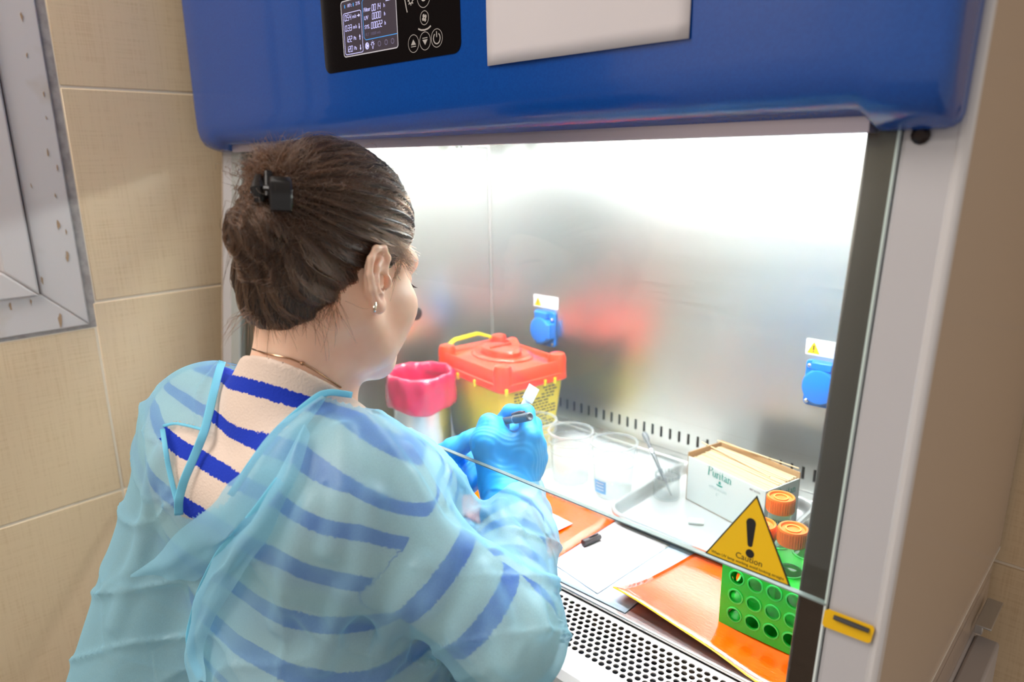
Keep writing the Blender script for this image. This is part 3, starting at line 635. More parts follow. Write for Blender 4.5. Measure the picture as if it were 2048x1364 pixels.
# small beaker and dropper in the tray
JB = empty('small_beaker', (-.581, .992, tz), 'small clear beaker with a flared rim standing in the tray by the swab box', 'beaker')
MB().lathe([(0, 0), (.0225, 0), (.0235, .002), (.0225, .034), (.0205, .040), (.024, .044), (.0275, .066), (.0285, .0675), (.027, .067), (.0228, .0445), (.0195, .040), (.0212, .034), (.0222, .003), (0, .002)], (-.581, .992, tz), 32).build('beaker_wall', glassy('beaker_glass', (250, 251, 251), .06, .03, .3), JB, smooth=True)
mb = MB()
for k in range(22):
    a = k*2*PI/22; mb.box((-.581+.0205*math.cos(a)-.0016, .992+.0205*math.sin(a)-.0016, tz+.037), (-.581+.0205*math.cos(a)+.0016, .992+.0205*math.sin(a)+.0016, tz+.043))
mb.build('beaker_beads', glassy('bead_glass', (240, 242, 242), .05, .1, .3), JB)
MB().lathe([(0, .003), (.0212, .003), (.0208, .030), (0, .0305)], (-.581, .992, tz), 24).build('beaker_contents', m_fill, JB, smooth=True)
pa, pb = np.array(ony(1288, 866, 1.045)), np.array([-.566, .984, .012])
DR = empty('dropper', pb, 'clear grey dropper with graduation marks leaning in the small beaker', 'dropper')
dd = nrm(pa-pb); ln = np.linalg.norm(pa-pb)
MB().lathe([(0, 0), (.0015, .001), (.0018, .03), (.0030, .045), (.0034, ln*.62), (.0034, ln-.02), (.0052, ln-.016), (.0056, ln-.004), (.004, ln), (0, ln)], pb, 14, dd).build('dropper_barrel', mat('smoky_plastic', (150, 152, 156), .15, Transmission_Weight=.5), DR, smooth=True)
mb = MB()
for k in range(9): mb.lathe([(.0036, ln*.2+k*.0065), (.0037, ln*.2+k*.0065), (.0037, ln*.2+k*.0065+.0012), (.0036, ln*.2+k*.0065+.0012)], pb, 10, dd, cap0=False, cap1=False)
mb.build('dropper_marks', mat('dark_marks', (84, 84, 90), .5), DR)
MB().lathe([(.0036, ln*.66), (.0049, ln*.66), (.0049, ln*.72), (.0036, ln*.72)], pb, 14, dd).build('dropper_collar', mat('chrome_collar', (220, 220, 222), .15, .9), DR)
# green rack with round holes
RX0, RX1, RY0, RY1, RH = -.349, -.2085, .738, .852, .0915
m_green = mat('green_rack_plastic', (8, 206, 46), .3, Subsurface_Weight=.15, Subsurface_Radius=(.2, 1, .3), Subsurface_Scale=.004)
m_gring = mat('green_ring', (40, 222, 92), .3)
RK = empty('tube_rack', ((RX0+RX1)/2, (RY0+RY1)/2, .0035), 'bright green plastic tube rack with round side holes on the orange bag', 'rack')
RZ = .0045
cols = [-.3290+.0235*k for k in range(5)]; rows = [.0245, .0505, .0765]
def sidewall(name, F, u0, u1, hs, hole=.0083):
    mb = MB(); pu = .0235; pv = .0262
    holed(mb, F, 0, 0, 0, 0, [(u, v) for u in hs for v in rows], pu, pv, hole, hole, n=24, depth=.0022)
    va, vb = rows[0]-pv/2, rows[-1]+pv/2
    for (a, b2, c, d) in ((u0, RZ, u1, va), (u0, vb, u1, RH), (u0, va, hs[0]-pu/2, vb), (hs[-1]+pu/2, va, u1, vb)):
        if c-a > 1e-5 and d-b2 > 1e-5: mb.add([F(a, b2, 0), F(c, b2, 0), F(c, d, 0), F(a, d, 0)], [(0, 1, 2, 3)])
    return mb.build(name, m_green, RK)
fw = sidewall('front_wall', lambda u, v, d: (u, RY0+d, v), RX0, RX1, cols)
sidewall('rear_wall', lambda u, v, d: (u, RY1-d, v), RX0, RX1, cols)
ycols = [RY0+.0105+.0235*k for k in range(5)][:4]; ycols = [RY0+.022+.0235*k for k in range(4)]
sidewall('end_wall', lambda u, v, d: (RX0+d, u, v), RY0, RY1, ycols); sidewall('end_wall', lambda u, v, d: (RX1-d, u, v), RY0, RY1, ycols)
for u in cols:
    for v in rows:
        MB().lathe([(.0080, 0), (.0102, 0), (.0104, .0008), (.0098, .0014), (.0082, .0014)], (u, RY0+.0002, v), 28, (0, -1, 0), cap0=False, cap1=False).build('hole_ring', m_gring, fw, smooth=True)
# rack top with tube openings, and inner shelf
tubes = [(-.3170, .770), (-.2790, .770), (-.2410, .770), (-.3170, .8225), (-.2790, .8225), (-.2410, .8225)]
mb = MB(); holed(mb, lambda u, v, d: (u, v, RH-d), 0, 0, 0, 0, tubes, .038, .0525, .0152, .0152, n=24, depth=.004)
for (a, b2, c, d) in ((RX0, RY0, -.336, RY1), (-.222, RY0, RX1, RY1), (-.336, RY0, -.222, .74375), (-.336, .84875, -.222, RY1)):
    mb.add([(a, b2, RH), (c, b2, RH), (c, d, RH), (a, d, RH)], [(0, 1, 2, 3)])
mb.build('rack_top', m_green, RK)
MB().box((RX0+.002, RY0+.002, RZ), (RX1-.002, RY1-.002, RZ+.003)).box((RX0+.002, RY0+.002, .034), (RX1-.002, RY1-.002, .036)).build('rack_shelf', m_green, RK)
for i, (x, y) in enumerate(tubes): MB().lathe([(.0150, 0), (.0172, 0), (.0172, .002), (.0150, .002)], (x, y, RH), 28, cap0=False, cap1=False).build('rim_ring', m_gring, RK, smooth=True)
m_cap = mat('orange_cap', (255, 122, 20), .35, Subsurface_Weight=.1, Subsurface_Radius=(1, .4, .1), Subsurface_Scale=.003); m_tube = glassy('tube_plastic', (244, 248, 245), .08, .08, .45)
def tube(x, y, label, lift=0., writing=False):
    z = .0365+lift
    t = empty('capped_tube', (x, y, z), label, 'tube', 'orange capped tubes standing in the rack')
    MB().lathe([(0, 0), (.004, .0), (.0138, .014), (.0142, .102), (.0130, .102), (.0128, .015), (.004, .002), (0, .002)], (x, y, z), 28).build('tube_body', m_tube, t, smooth=True)
    c = MB(); c.lathe([(.0150, .0945), (.0170, .0945), (.0172, .096), (.0172, .1125), (.0164, .1142), (.0142, .1142), (.0134, .1128), (.0130, .1118), (.0, .1118)], (x, y, z), 36)
    k = c.build('tube_cap', m_cap, t, smooth=True)
    MB().lathe([(.0088, .1117), (.0090, .1134), (.0074, .1134), (.0072, .1117)], (x, y, z), 32, cap0=False, cap1=False).build('cap_ring', mat('pale_orange', (255, 160, 62), .35), k, smooth=True)
    mb = MB()
    for i in range(36):
        a = i*2*PI/36; mb.box((x+.0170*math.cos(a)-.0006, y+.0170*math.sin(a)-.0006, z+.0962), (x+.0170*math.cos(a)+.0006, y+.0170*math.sin(a)+.0006, z+.1122))
    tag(mb.build('cap_ribs', m_cap, k), kind='stuff')
    if writing:
        mb = MB()
        def arc(a0, a1, zc, h, r=.0146):
            n = 6; vs = [(x+r*math.cos(a0+(a1-a0)*q/n), y+r*math.sin(a0+(a1-a0)*q/n), z+zc+dz) for dz in (0, h) for q in range(n+1)]
            mb.add(vs, [(q, q+1, n+2+q, n+1+q) for q in range(n)])
        for q in range(9): arc(-1.75+q*.16, -1.65+q*.16, .083, .004)
        arc(-1.6, -1.1, .0795, .0012); arc(-1.75, -1.5, .064, .0012); arc(-1.78, -1.72, .060, .005)
        mb.build('tube_print', mat('tube_print_dark', (44, 60, 52), .6), t)
tube(-.3170, .8225, 'tallest orange capped clear tube with dark print in the rack rear row', .008, True)
tube(-.2790, .770, 'orange capped clear tube in the rack front row beside the steel rail')
tube(-.3170, .770, 'orange capped clear tube mostly hidden behind the yellow caution sticker', -.008)
# waste bin with pink liner bag
BX, BY = -1.060, .842
BIN = MB().lathe([(0, 0), (.057, 0), (.0575, .002), (.0575, .150), (.0565, .150), (.0565, .004), (0, .004)], (BX, BY, .0012), 40).build('waste_bin', steel('bin_steel', (205, 205, 206), .3), smooth=True)
tag(BIN, 'shiny metal cylinder waste bin standing left of the yellow container', 'bin')
mb = MB(); rings = []; n = 48
for k, (r, z) in enumerate([(.050, .045), (.0545, .10), (.0555, .150), (.0575, .168), (.0625, .1735), (.068, .170), (.0705, .155), (.069, .135), (.071, .115), (.0685, .102)]):
    rg = []
    for i in range(n):
        a = i*2*PI/n; w = (.0012+.0022*(k >= 3)*(k < 8)+.0012*(k >= 5))
        rr_ = r+w*(.35*math.sin(a*5+k*.6)+.45*math.sin(a*11-k*.9+1)+.45*math.sin(a*17+k)) - (.002 if k < 3 else 0)*1
        if k < 3: rr_ = min(rr_, .0553)
        zz_ = z+.0014*(math.sin(a*4+1.3)+.7*math.sin(a*9+k*.3))*(k >= 3)+(.004*math.sin(a*3+.4) if k == 9 else 0)
        rg.append((BX+rr_*math.cos(a), BY+rr_*math.sin(a), zz_))
    rings.append(rg)
mb.loft(rings, False, False)
m_pink = mat('pink_bag_film', (232, 36, 92), .16, Transmission_Weight=.25, Coat_Weight=.3, Specular_IOR_Level=.7)
PB = tag(mb.build('liner_bag', m_pink, smooth='all', solid=.0003, sub=1), 'translucent pink plastic liner bag folded over the metal bin rim', 'bag')
text('BIOHAZARD', 'bag_lettering', mat('bag_print', (96, 24, 44), .6), PB, (BX-.012, BY+.0462, .152), (-1, -.25, 0), (0, 0, 1), .013, sx=.75)
MB().lathe([(0, .03), (.045, .03), (.05, .045), (.049, .046), (0, .05)], (BX, BY, .0), 24).build('bag_bottom', m_pink, PB, smooth=True)
# sharps container
SA = math.radians(-9); sx_, sy_ = np.array([math.cos(SA), math.sin(SA), 0]), np.array([-math.sin(SA), math.cos(SA), 0]); SC0 = np.array([-.982, .992, .0012])
m_yb = mat('container_yellow', (255, 220, 30), .35, Subsurface_Weight=.45, Subsurface_Radius=(1, .8, .15), Subsurface_Scale=.02); m_red = mat('container_red', (250, 66, 30), .28, Coat_Weight=.2)
SH = empty('sharps_container', SC0, 'yellow medical waste container with a bright red lid in the cabinet corner', 'container')
def srr(hx, hy, r, z, cz=None):
    return [SC0+sx_*x+sy_*y+zz*(z+(cz(x, y) if cz else 0)) for x, y in rrect(-hx, -hy, hx, hy, r, 6)]
mb = MB(); mb.loft([srr(.093, .064, .014, 0), srr(.096, .067, .016, .004), srr(.112, .080, .016, .160)], True, True); body = mb.build('container_body', m_yb, SH, smooth=True)
mb = MB()
rim = lambda amp: (lambda x, y: amp*(min(1, (abs(x)/.118)**6*(abs(y)/.086)**4)))
mb.loft([srr(.1165, .0845, .018, .146), srr(.1185, .0865, .018, .148), srr(.1180, .0860, .018, .160), srr(.1150, .0830, .018, .1615), srr(.1135, .0815, .018, .181, rim(.012)), srr(.1115, .0795, .018, .1835, rim(.014)), srr(.1090, .0770, .018, .1830, rim(.012)), srr(.1060, .0740, .018, .177, rim(.002)), srr(.09, .062, .03, .179), srr(.078, .054, .05, .186)], False, True)
LID = mb.build('container_lid', m_red, SH, smooth=True)
def disc(prof, name, off=(0, 0), sx=1., sy=1., par=LID, n=40):
    MB().lathe(prof, SC0+sx_*off[0]+sy_*off[1], n, sx=sx, sy=sy).build(name, m_red, par, smooth=True)
disc([(.058, .180), (.058, .1885), (.055, .1915), (.050, .1925), (.046, .190), (0, .189)], 'lid_ring', (.004, .0), 1.25, .92)
disc([(.036, .189), (.036, .199), (.033, .2035), (.027, .205), (0, .2055)], 'lid_flap', (.006, -.004), 1.35, .95)
mb = MB(); c = SC0+sx_*-.004+sy_*.030
mb.loft([[c+sx_*(x*.040)+sy_*y+zz*(z*(1-.55*abs(x)**3)+.186*(0)) for y, z in ((-.012, .190), (-.010, .213), (.008, .215), (.012, .190))] for x in np.linspace(-1, 1, 11)]); mb.build('lid_grip', m_red, LID, smooth=True)
MB().tube([SC0+sx_*.006+sy_*-.030+zz*.2065, SC0+sx_*.006+sy_*.020+zz*.2075], .0022, 6).build('flap_rib', m_red, LID)
for fx, fy in ((.106, -.074), (.106, .074), (-.106, -.074), (-.106, .074)):
    MB().lathe([(.019, .150), (.0185, .188), (.015, .1965), (.008, .199), (0, .1995)], SC0+sx_*fx*.93+sy_*fy*.92, 20).build('lid_corner', m_red, LID, smooth=True)
for x, y in ((-.085, -.0868), (.03, -.0868), (-.03, -.0868), (.1187, -.075), (.1187, .02), (.1187, .045)):
    p = SC0+sx_*x+sy_*y+zz*.150; MB().box(p-np.array([.0026, .0026, .008]), p+np.array([.0026, .0026, .006])).build('lid_catch', m_yb, SH, bevel=.001)
mb = MB(); hp = [SC0+sx_*x+sy_*y+zz*z for x, y, z in ((-.112, -.068, .166), (-.122, -.060, .182), (-.126, -.03, .197), (-.126, .03, .201), (-.122, .060, .190), (-.112, .068, .166))]
mb.tube(hp, .0055, 10, flat=.6); mb.build('carry_handle', m_yb, SH, smooth=True)
# printed block on the container (too small to read in the photograph)
mb = MB()
for r in range(13):
    z = .135-r*.0068; x = -.052+random.uniform(0, .004)
    while x < .052:
        w = random.uniform(.004, .013)
        if random.random() < .82:
            hy = .064+(.080-.064)*(z/.16)
            for f in (0,):
                ka = (z-.004)/.156; px_ = .096+.016*ka+.0006
                p = SC0+sx_*px_+sy_*(x)+zz*z; q = SC0+sx_*px_+sy_*(x+w)+zz*z; up = zz*.0034
                mb.add([p, q, q+up, p+up], [(0, 1, 2, 3)])
        x += w+.0025
mb.build('container_print', mat('print_olive', (96, 82, 20), .6), SH)

# ------------------------------------------------------------------ the seated person: signed-distance shapes meshed as smooth surfaces
F32 = np.float32
def cap_(P, a, b, ra, rb=None):
    a = np.asarray(a, F32); b = np.asarray(b, F32); rb = ra if rb is None else rb
    ab = b-a; pa = P-a; h = np.clip((pa@ab)/max(float(ab@ab), 1e-12), 0, 1).astype(F32)
    return np.sqrt(np.maximum(((pa-h[:, None]*ab)**2).sum(1), 1e-14))-(ra+(rb-ra)*h)
def ell_(P, c, r, A=None):
    q = P-np.asarray(c, F32)
    if A is not None: q = q@np.asarray(A, F32).T
    r = np.asarray(r, F32); k0 = np.sqrt(((q/r)**2).sum(1))+1e-9; k1 = np.sqrt(((q/(r*r))**2).sum(1))+1e-9
    return k0*(k0-1)/k1
def smin(a, b, k):
    h = np.clip(.5+.5*(b-a)/k, 0, 1); return b*(1-h)+a*h-k*h*(1-h)
def smax(a, b, k): return -smin(-a, -b, k)
def chain(P, pts, rs, k=None):
    d = None
    for i in range(len(pts)-1):
        e = cap_(P, pts[i], pts[i+1], rs[i], rs[i+1]); d = e if d is None else (np.minimum(d, e) if k is None else smin(d, e, k))
    return d
def evalc(fn, P, n=400000):
    return np.concatenate([fn(P[i:i+n]) for i in range(0, len(P), n)]) if len(P) > n else fn(P)
def mesh_sdf(fn, lo, hi, v, B=8, proj=2):
    """sparse surface nets: fine cells only in blocks that the surface crosses"""
    lo = np.array(lo, float); hi = np.array(hi, float)
    nb = np.ceil((hi-lo)/(v*B)).astype(int); N = nb*B+1
    g = np.stack(np.meshgrid(*[np.arange(k) for k in nb], indexing='ij'), -1).reshape(-1, 3)
    cen = (lo+(g+.5)*v*B).astype(F32); dc = evalc(fn, cen)
    vol = np.repeat(np.repeat(np.repeat(np.sign(dc).reshape(nb), B, 0), B, 1), B, 2).astype(F32)
    vol = np.pad(vol, ((0, 1),)*3, mode='edge')
    act = g[np.abs(dc) < v*B*1.35]
    st = np.stack(np.meshgrid(*[np.arange(B+1)]*3, indexing='ij'), -1).reshape(-1, 3)
    for i in range(0, len(act), 1500):
        idx = (act[i:i+1500, None, :]*B+st[None]).reshape(-1, 3)
        d = evalc(fn, (lo+idx*v).astype(F32)); vol[idx[:, 0], idx[:, 1], idx[:, 2]] = d
    s = vol < 0
    c = np.zeros(np.array(s.shape)-1, np.uint8)
    for dx in (0, 1):
        for dy in (0, 1):
            for dz in (0, 1): c += s[dx:dx+c.shape[0], dy:dy+c.shape[1], dz:dz+c.shape[2]]
    cells = np.argwhere((c > 0) & (c < 8)); ids = -np.ones(c.shape, np.int32); ids[tuple(cells.T)] = np.arange(len(cells))
    acc = np.zeros((len(cells), 3)); cnt = np.zeros(len(cells))
    for ax in range(3):
        for o1 in (0, 1):
            for o2 in (0, 1):
                off = [0, 0, 0]; oth = [k for k in range(3) if k != ax]; off[oth[0]] = o1; off[oth[1]] = o2
                p0 = cells+off; p1 = p0.copy(); p1[:, ax] += 1
                a = vol[tuple(p0.T)]; b = vol[tuple(p1.T)]; m = (a < 0) != (b < 0)
                t = np.where(m, a/np.where(a-b == 0, 1, a-b), 0); q = p0.astype(float); q[:, ax] += t
                acc[m] += q[m]; cnt[m] += 1
    V = lo+(acc/np.maximum(cnt, 1)[:, None])*v
    Q = []
    for ax in range(3):
        sl0 = [slice(None)]*3; sl1 = [slice(None)]*3; sl0[ax] = slice(0, -1); sl1[ax] = slice(1, None)
        a = s[tuple(sl0)]; b = s[tuple(sl1)]; e = np.argwhere(a != b)
        o1, o2 = [(1, 2), (2, 0), (0, 1)][ax]
        e = e[(e[:, o1] > 0) & (e[:, o2] > 0) & (e[:, o1] < c.shape[o1]) & (e[:, o2] < c.shape[o2])]
        fl = a[tuple(e.T)]; q = []
        for d1, d2 in ((-1, -1), (0, -1), (0, 0), (-1, 0)):
            k = e.copy(); k[:, o1] += d1; k[:, o2] += d2; q.append(ids[tuple(k.T)])
        q = np.stack(q, 1); q[~fl] = q[~fl][:, ::-1]; Q.append(q)
    Q = np.concatenate(Q); Q = Q[(Q >= 0).all(1)]
    for _ in range(proj):
        n_, d = grad(fn, V); V = V-n_*np.clip(d, -v, v)[:, None]
    return V, Q
def grad(fn, V, e=.0008):
    P = V.astype(F32); k = np.array([[1, -1, -1], [-1, -1, 1], [-1, 1, -1], [1, 1, 1]], F32)
    f = [evalc(fn, P+q*F32(e)) for q in k]; g = sum(q[None]*x[:, None] for q, x in zip(k, f)); d = sum(f)/4
    ln = np.sqrt((g**2).sum(1))+1e-9; sl = ln/(4*e); return g/ln[:, None], d/np.maximum(sl, .3)
def npmesh(name, V, Q, m, parent, attrs={}, drop=None, shift=True):
    """numpy verts and quads to one smooth mesh; drop marks vertices whose faces are left out"""
    if drop is not None: Q = Q[~drop[Q].any(1)]
    used = np.unique(Q); mp = -np.ones(len(V), int); mp[used] = np.arange(len(used)); Q = mp[Q]; V = V[used]
    me = bpy.data.meshes.new(name); me.vertices.add(len(V)); me.vertices.foreach_set('co', V.astype(F32).ravel())
    k = Q.shape[1]
    me.loops.add(Q.size); me.loops.foreach_set('vertex_index', Q.astype(np.int32).ravel())
    me.polygons.add(len(Q)); me.polygons.foreach_set('loop_start', np.arange(0, Q.size, k, dtype=np.int32))
    me.update(calc_edges=True); me.validate(); me.polygons.foreach_set('use_smooth', [True]*len(me.polygons))
    for n_, a in attrs.items():
        at = me.attributes.new(n_, 'FLOAT', 'POINT'); at.data.foreach_set('value', a[used].astype(F32))
    return link(name, me, m, parent, shift)
def march(fn, px, py, t0=.35, t1=1.6):
    """first hit of the view ray through a pixel with a shape: used to lay trims and folds on the cloth"""
    r = ray(px, py); t = t0
    for _ in range(140):
        d = float(fn((CAM+r*t).astype(F32)[None])[0])
        if abs(d) < 4e-4: break
        t += d*.55
        if t > t1: return None
    return CAM+r*t
def frame(yaw, pitch, roll=0.):
    f = np.array([-math.sin(yaw)*math.cos(pitch), math.cos(yaw)*math.cos(pitch), -math.sin(pitch)]); r = np.array([math.cos(yaw), math.sin(yaw), 0]); u = np.cross(r, f)
    return r*math.cos(roll)+u*math.sin(roll), f, -r*math.sin(roll)+u*math.cos(roll)
D2R = math.radians
HR, HF, HU = frame(D2R(11), D2R(19), D2R(2))
EAR = CAM+ray(748, 560)*.695
HC = EAR-(.074*HR-.014*HF-.012*HU); HM = np.stack([HR, HF, HU], 1).astype(F32)
def toh(P): return (P-HC.astype(F32))@HM
def fromh(x, y, z): return HC+x*HR+y*HF+z*HU
def depx(px, py, d): return CAM+ray(px, py)*d
T0 = np.array([-.675, .32, 0]); TR = np.array([.987, .16, 0]); TF = np.array([-.16, .987, 0])
def tb(x, y, z): return T0+x*TR+y*TF+np.array([0, 0, z])
C7 = tb(.0, .02, .355); NB = fromh(0, -.045, -.05)
SHR, ELR, WRR = tb(.132, .004, .252), np.array([-.425, .432, .118]), np.array([-.598, .628, .138])
SHL, ELL, WRL = tb(-.147, .03, .274), np.array([-.945, .435, .09]), np.array([-.815, .640, .100])
def torso(P, o=0.):
    q = (P-tb(0, .060, .138).astype(F32))@np.stack([TR, TF, [0, 0, 1]]).T.astype(F32)
    hx = .074-.00*q[:, 2]; b = np.stack([np.abs(q[:, 0])-hx-.10*np.clip(q[:, 2], -.2, .1), np.abs(q[:, 1]+.10*q[:, 2]**2/.1)-.030, np.abs(q[:, 2])-.080], 1)
    d = np.sqrt((np.maximum(b, 0)**2).sum(1))+np.minimum(b.max(1), 0)-.078-F32(o)
    d = smin(d, cap_(P, tb(-.130, .030, .272), tb(.104, .018, .246), .052+o), .06)
    for s in (-1, 1):
        d = smin(d, cap_(P, tb(0, .03, .328), tb(s*.105, .03, .286), .038+o, .034+o), .04)
        d = smin(d, ell_(P, tb(s*.075, -.022, .225), np.array([.062, .034, .085])+o, np.stack([TR, TF, [0, 0, 1]])), .05)
        d = smin(d, ell_(P, tb(s*.068, .150, .175), np.array([.060, .045, .062])+o), .04)
    d = smin(d, ell_(P, tb(0, .07, -.04), np.array([.138, .10, .20])+o, np.stack([TR, TF, [0, 0, 1]])), .06)
    return smin(d, ell_(P, tb(0, .05, -.135), np.array([.178, .135, .115])+o, np.stack([TR, TF, [0, 0, 1]])), .06)
def arms(P, o=0., ru=.046, re=.038, rw=.026):
    d = None
    for a, b, c in ((SHR, ELR, WRR), (SHL, ELL, WRL)):
        e = smin(cap_(P, a, b, ru+.008+o, re+o), cap_(P, b, c, re+.002+o, rw+o), .02); d = e if d is None else np.minimum(d, e)
    return d
NK0, NK1 = depx(628, 600, .715), depx(598, 765, .742)
def neck(P): return smin(cap_(P, NK0, NK1, .050, .0515), cap_(P, fromh(0, -.012, -.045), depx(625, 775, .775), .042, .044), .03)
def ear(q, sgn):
    # ear frame: b forward, a up, n outward
    p = q-np.array([sgn*.0745, -.012, -.010], F32)
    th = D2R(14); fl = D2R(10)
    x = p[:, 0]*sgn; y = p[:, 1]; z = p[:, 2]
    y2 = y*math.cos(th)-z*math.sin(th)*-1; z2 = z*math.cos(th)-y*math.sin(th)      # axis leans back
    b = y2*math.cos(fl)+x*math.sin(fl); n = x*math.cos(fl)-y2*math.sin(fl)
    E = np.stack([b*1.02, z2*.96, n], 1).astype(F32)
    hel = [(.012, .006, .000), (.0125, .019, .004), (.006, .0285, .006), (-.005, .0285, .008), (-.0135, .019, .0100), (-.0158, .005, .0105), (-.0130, -.009, .010), (-.0075, -.019, .0075), (-.001, -.0275, .005)]
    d = chain(E, hel, [.0022, .0030, .0032, .0033, .0034, .0033, .0033, .0034, .0045], .003)
    d = smin(d, ell_(E, (-.002, .003, .0025), (.0148, .025, .0030)), .004)
    d = smin(d, chain(E, [(.002, .018, .006), (-.005, .011, .0085), (-.0075, .0, .009), (-.005, -.010, .008), (.002, -.014, .006)], [.003, .0032, .0034, .0032, .003], .003), .003)
    d = smin(d, ell_(E, (.0005, -.0255, .004), (.0080, .0085, .0040)), .004)
    d = smin(d, ell_(E, (.0115, -.004, .004), (.0042, .0062, .0045)), .004)
    d = smax(d, -ell_(E, (.0035, -.003, .0055), (.0068, .0085, .0075)), .003)
    d = smin(d, cap_(E, (-.004, .008, -.008), (-.003, -.010, -.008), .008), .008)
    return d
def head(P):
    q = toh(P); ax = np.abs(q); Qs = np.stack([ax[:, 0], q[:, 1], q[:, 2]], 1)
    d = ell_(q, (0, -.012, .036), (.0725, .091, .081))
    d = smin(d, ell_(q, (0, .030, -.022), (.059, .060, .082)), .03)
    d = smin(d, chain(Qs, [(.056, -.004, -.048), (.046, .028, -.076), (.016, .068, -.090), (0, .072, -.091)], [.016, .018, .018, .0185], .02), .03)
    d = smin(d, ell_(Qs, (.046, .052, -.030), (.026, .026, .026)), .02)
    d = smin(d, ell_(Qs, (.038, .045, -.056), (.024, .025, .027)), .02)
    d = smin(d, cap_(Qs, (.012, .081, .026), (.048, .064, .022), .011, .010), .016)
    d = smin(d, chain(q, [(0, .083, .012), (0, .096, -.010), (0, .109, -.030)], [.007, .0085, .0105], .008), .012)
    d = smin(d, ell_(Qs, (.011, .094, -.034), (.0085, .010, .0075)), .008)
    d = smax(d, -ell_(Qs, (.032, .088, .004), (.017, .014, .012)), .012)
    d = smin(d, ell_(Qs, (.032, .070, .003), (.0145, .0145, .013)), .004)
    d = smin(d, chain(Qs, [(0, .0925, -.058), (.012, .089, -.0595), (.023, .078, -.063)], [.0062, .0056, .003], .004), .006)
    d = smin(d, chain(Qs, [(0, .091, -.069), (.011, .087, -.069), (.021, .078, -.065)], [.0072, .0062, .003], .004), .006)
    for s in (1, -1): d = smin(d, ear(q, s), .004)
    return d
def body(P):
    d = smin(head(P), neck(P), .022); d = smin(d, torso(P, -.006), .035)
    return smin(d, arms(P, -.004), .03)

# hair mass
CLIP = depx(545, 385, .642); clh = toh(CLIP.astype(F32)[None])[0]
BUN = depx(517, 466, .641); bnh = toh(BUN.astype(F32)[None])[0]
TOPE = depx(560, 335, .650)
def hairmass(P):
    q = toh(P)
    d = ell_(q, (0, -.011, .041), (.0795, .0975, .0885))
    d = smin(d, ell_(q, (.0, -.050, -.022), (.058, .050, .060)), .025)
    g = .774*q[:, 1]-.633*q[:, 2]-.0185+.010*np.sin(q[:, 0]*60)**2*0
    g2 = .707*(q[:, 1]-q[:, 2])-.0085
    cut = np.maximum(np.maximum(g, g2), -.080-q[:, 2])
    d = smax(d, cut, .010)
    ed = np.sqrt(((q-np.array([.078, -.008, -.008], F32))**2*np.array([.6, 1, .75], F32)).sum(1))-.020
    d = smax(d, -ed, .006)
    ed = np.sqrt(((q-np.array([-.078, -.008, -.008], F32))**2*np.array([.6, 1, .75], F32)).sum(1))-.020
    d = smax(d, -ed, .006)
    # twisted roll up to the clip, and the loose knot below it
    d = smin(d, cap_(P, depx(585, 575, .665), depx(550, 420, .652), .024, .018), .016)
    d = smin(d, ell_(P, BUN, (.0285, .0275, .0265)), .0025)
    d = smin(d, cap_(P, depx(520, 520, .655), depx(500, 485, .648), .019, .014), .010)
    d = smin(d, cap_(P, depx(560, 372, .652), TOPE, .016, .011), .016)
    for a, b in (((562, 366, .650), (528, 312, .640)), ((560, 372, .650), (508, 338, .640)), ((570, 362, .655), (566, 305, .648)), ((585, 350, .665), (600, 305, .660))): d = smin(d, cap_(P, depx(*a), depx(*b), .011, .002), .008)
    # combed strands as relief, running towards the clip
    v = P-CLIP.astype(F32); ql = v@HM; a = np.arctan2(ql[:, 0], ql[:, 2]); ra = np.sqrt((v**2).sum(1))
    rel = .0020*np.sin(a*31+np.sin(ra*55)*1.2)+.0009*np.sin(a*67+ra*60)+.0012*np.sin(a*17-ra*40)
    b = P-BUN.astype(F32); bl = b@HM; nb_ = np.sqrt((b**2).sum(1)); w = np.clip((.036-nb_)/.008, 0, 1)
    ang = np.arctan2(bl[:, 2], bl[:, 0]); rb = .0018*np.sin(9*(bl[:, 0]*40+bl[:, 2]*22+bl[:, 1]*12)+2*np.sin(ang*2))
    return d+(rel*(1-w)+rb*w)*np.clip(ra/.03, 0, 1)*np.clip(-cut/.025, .12, 1)

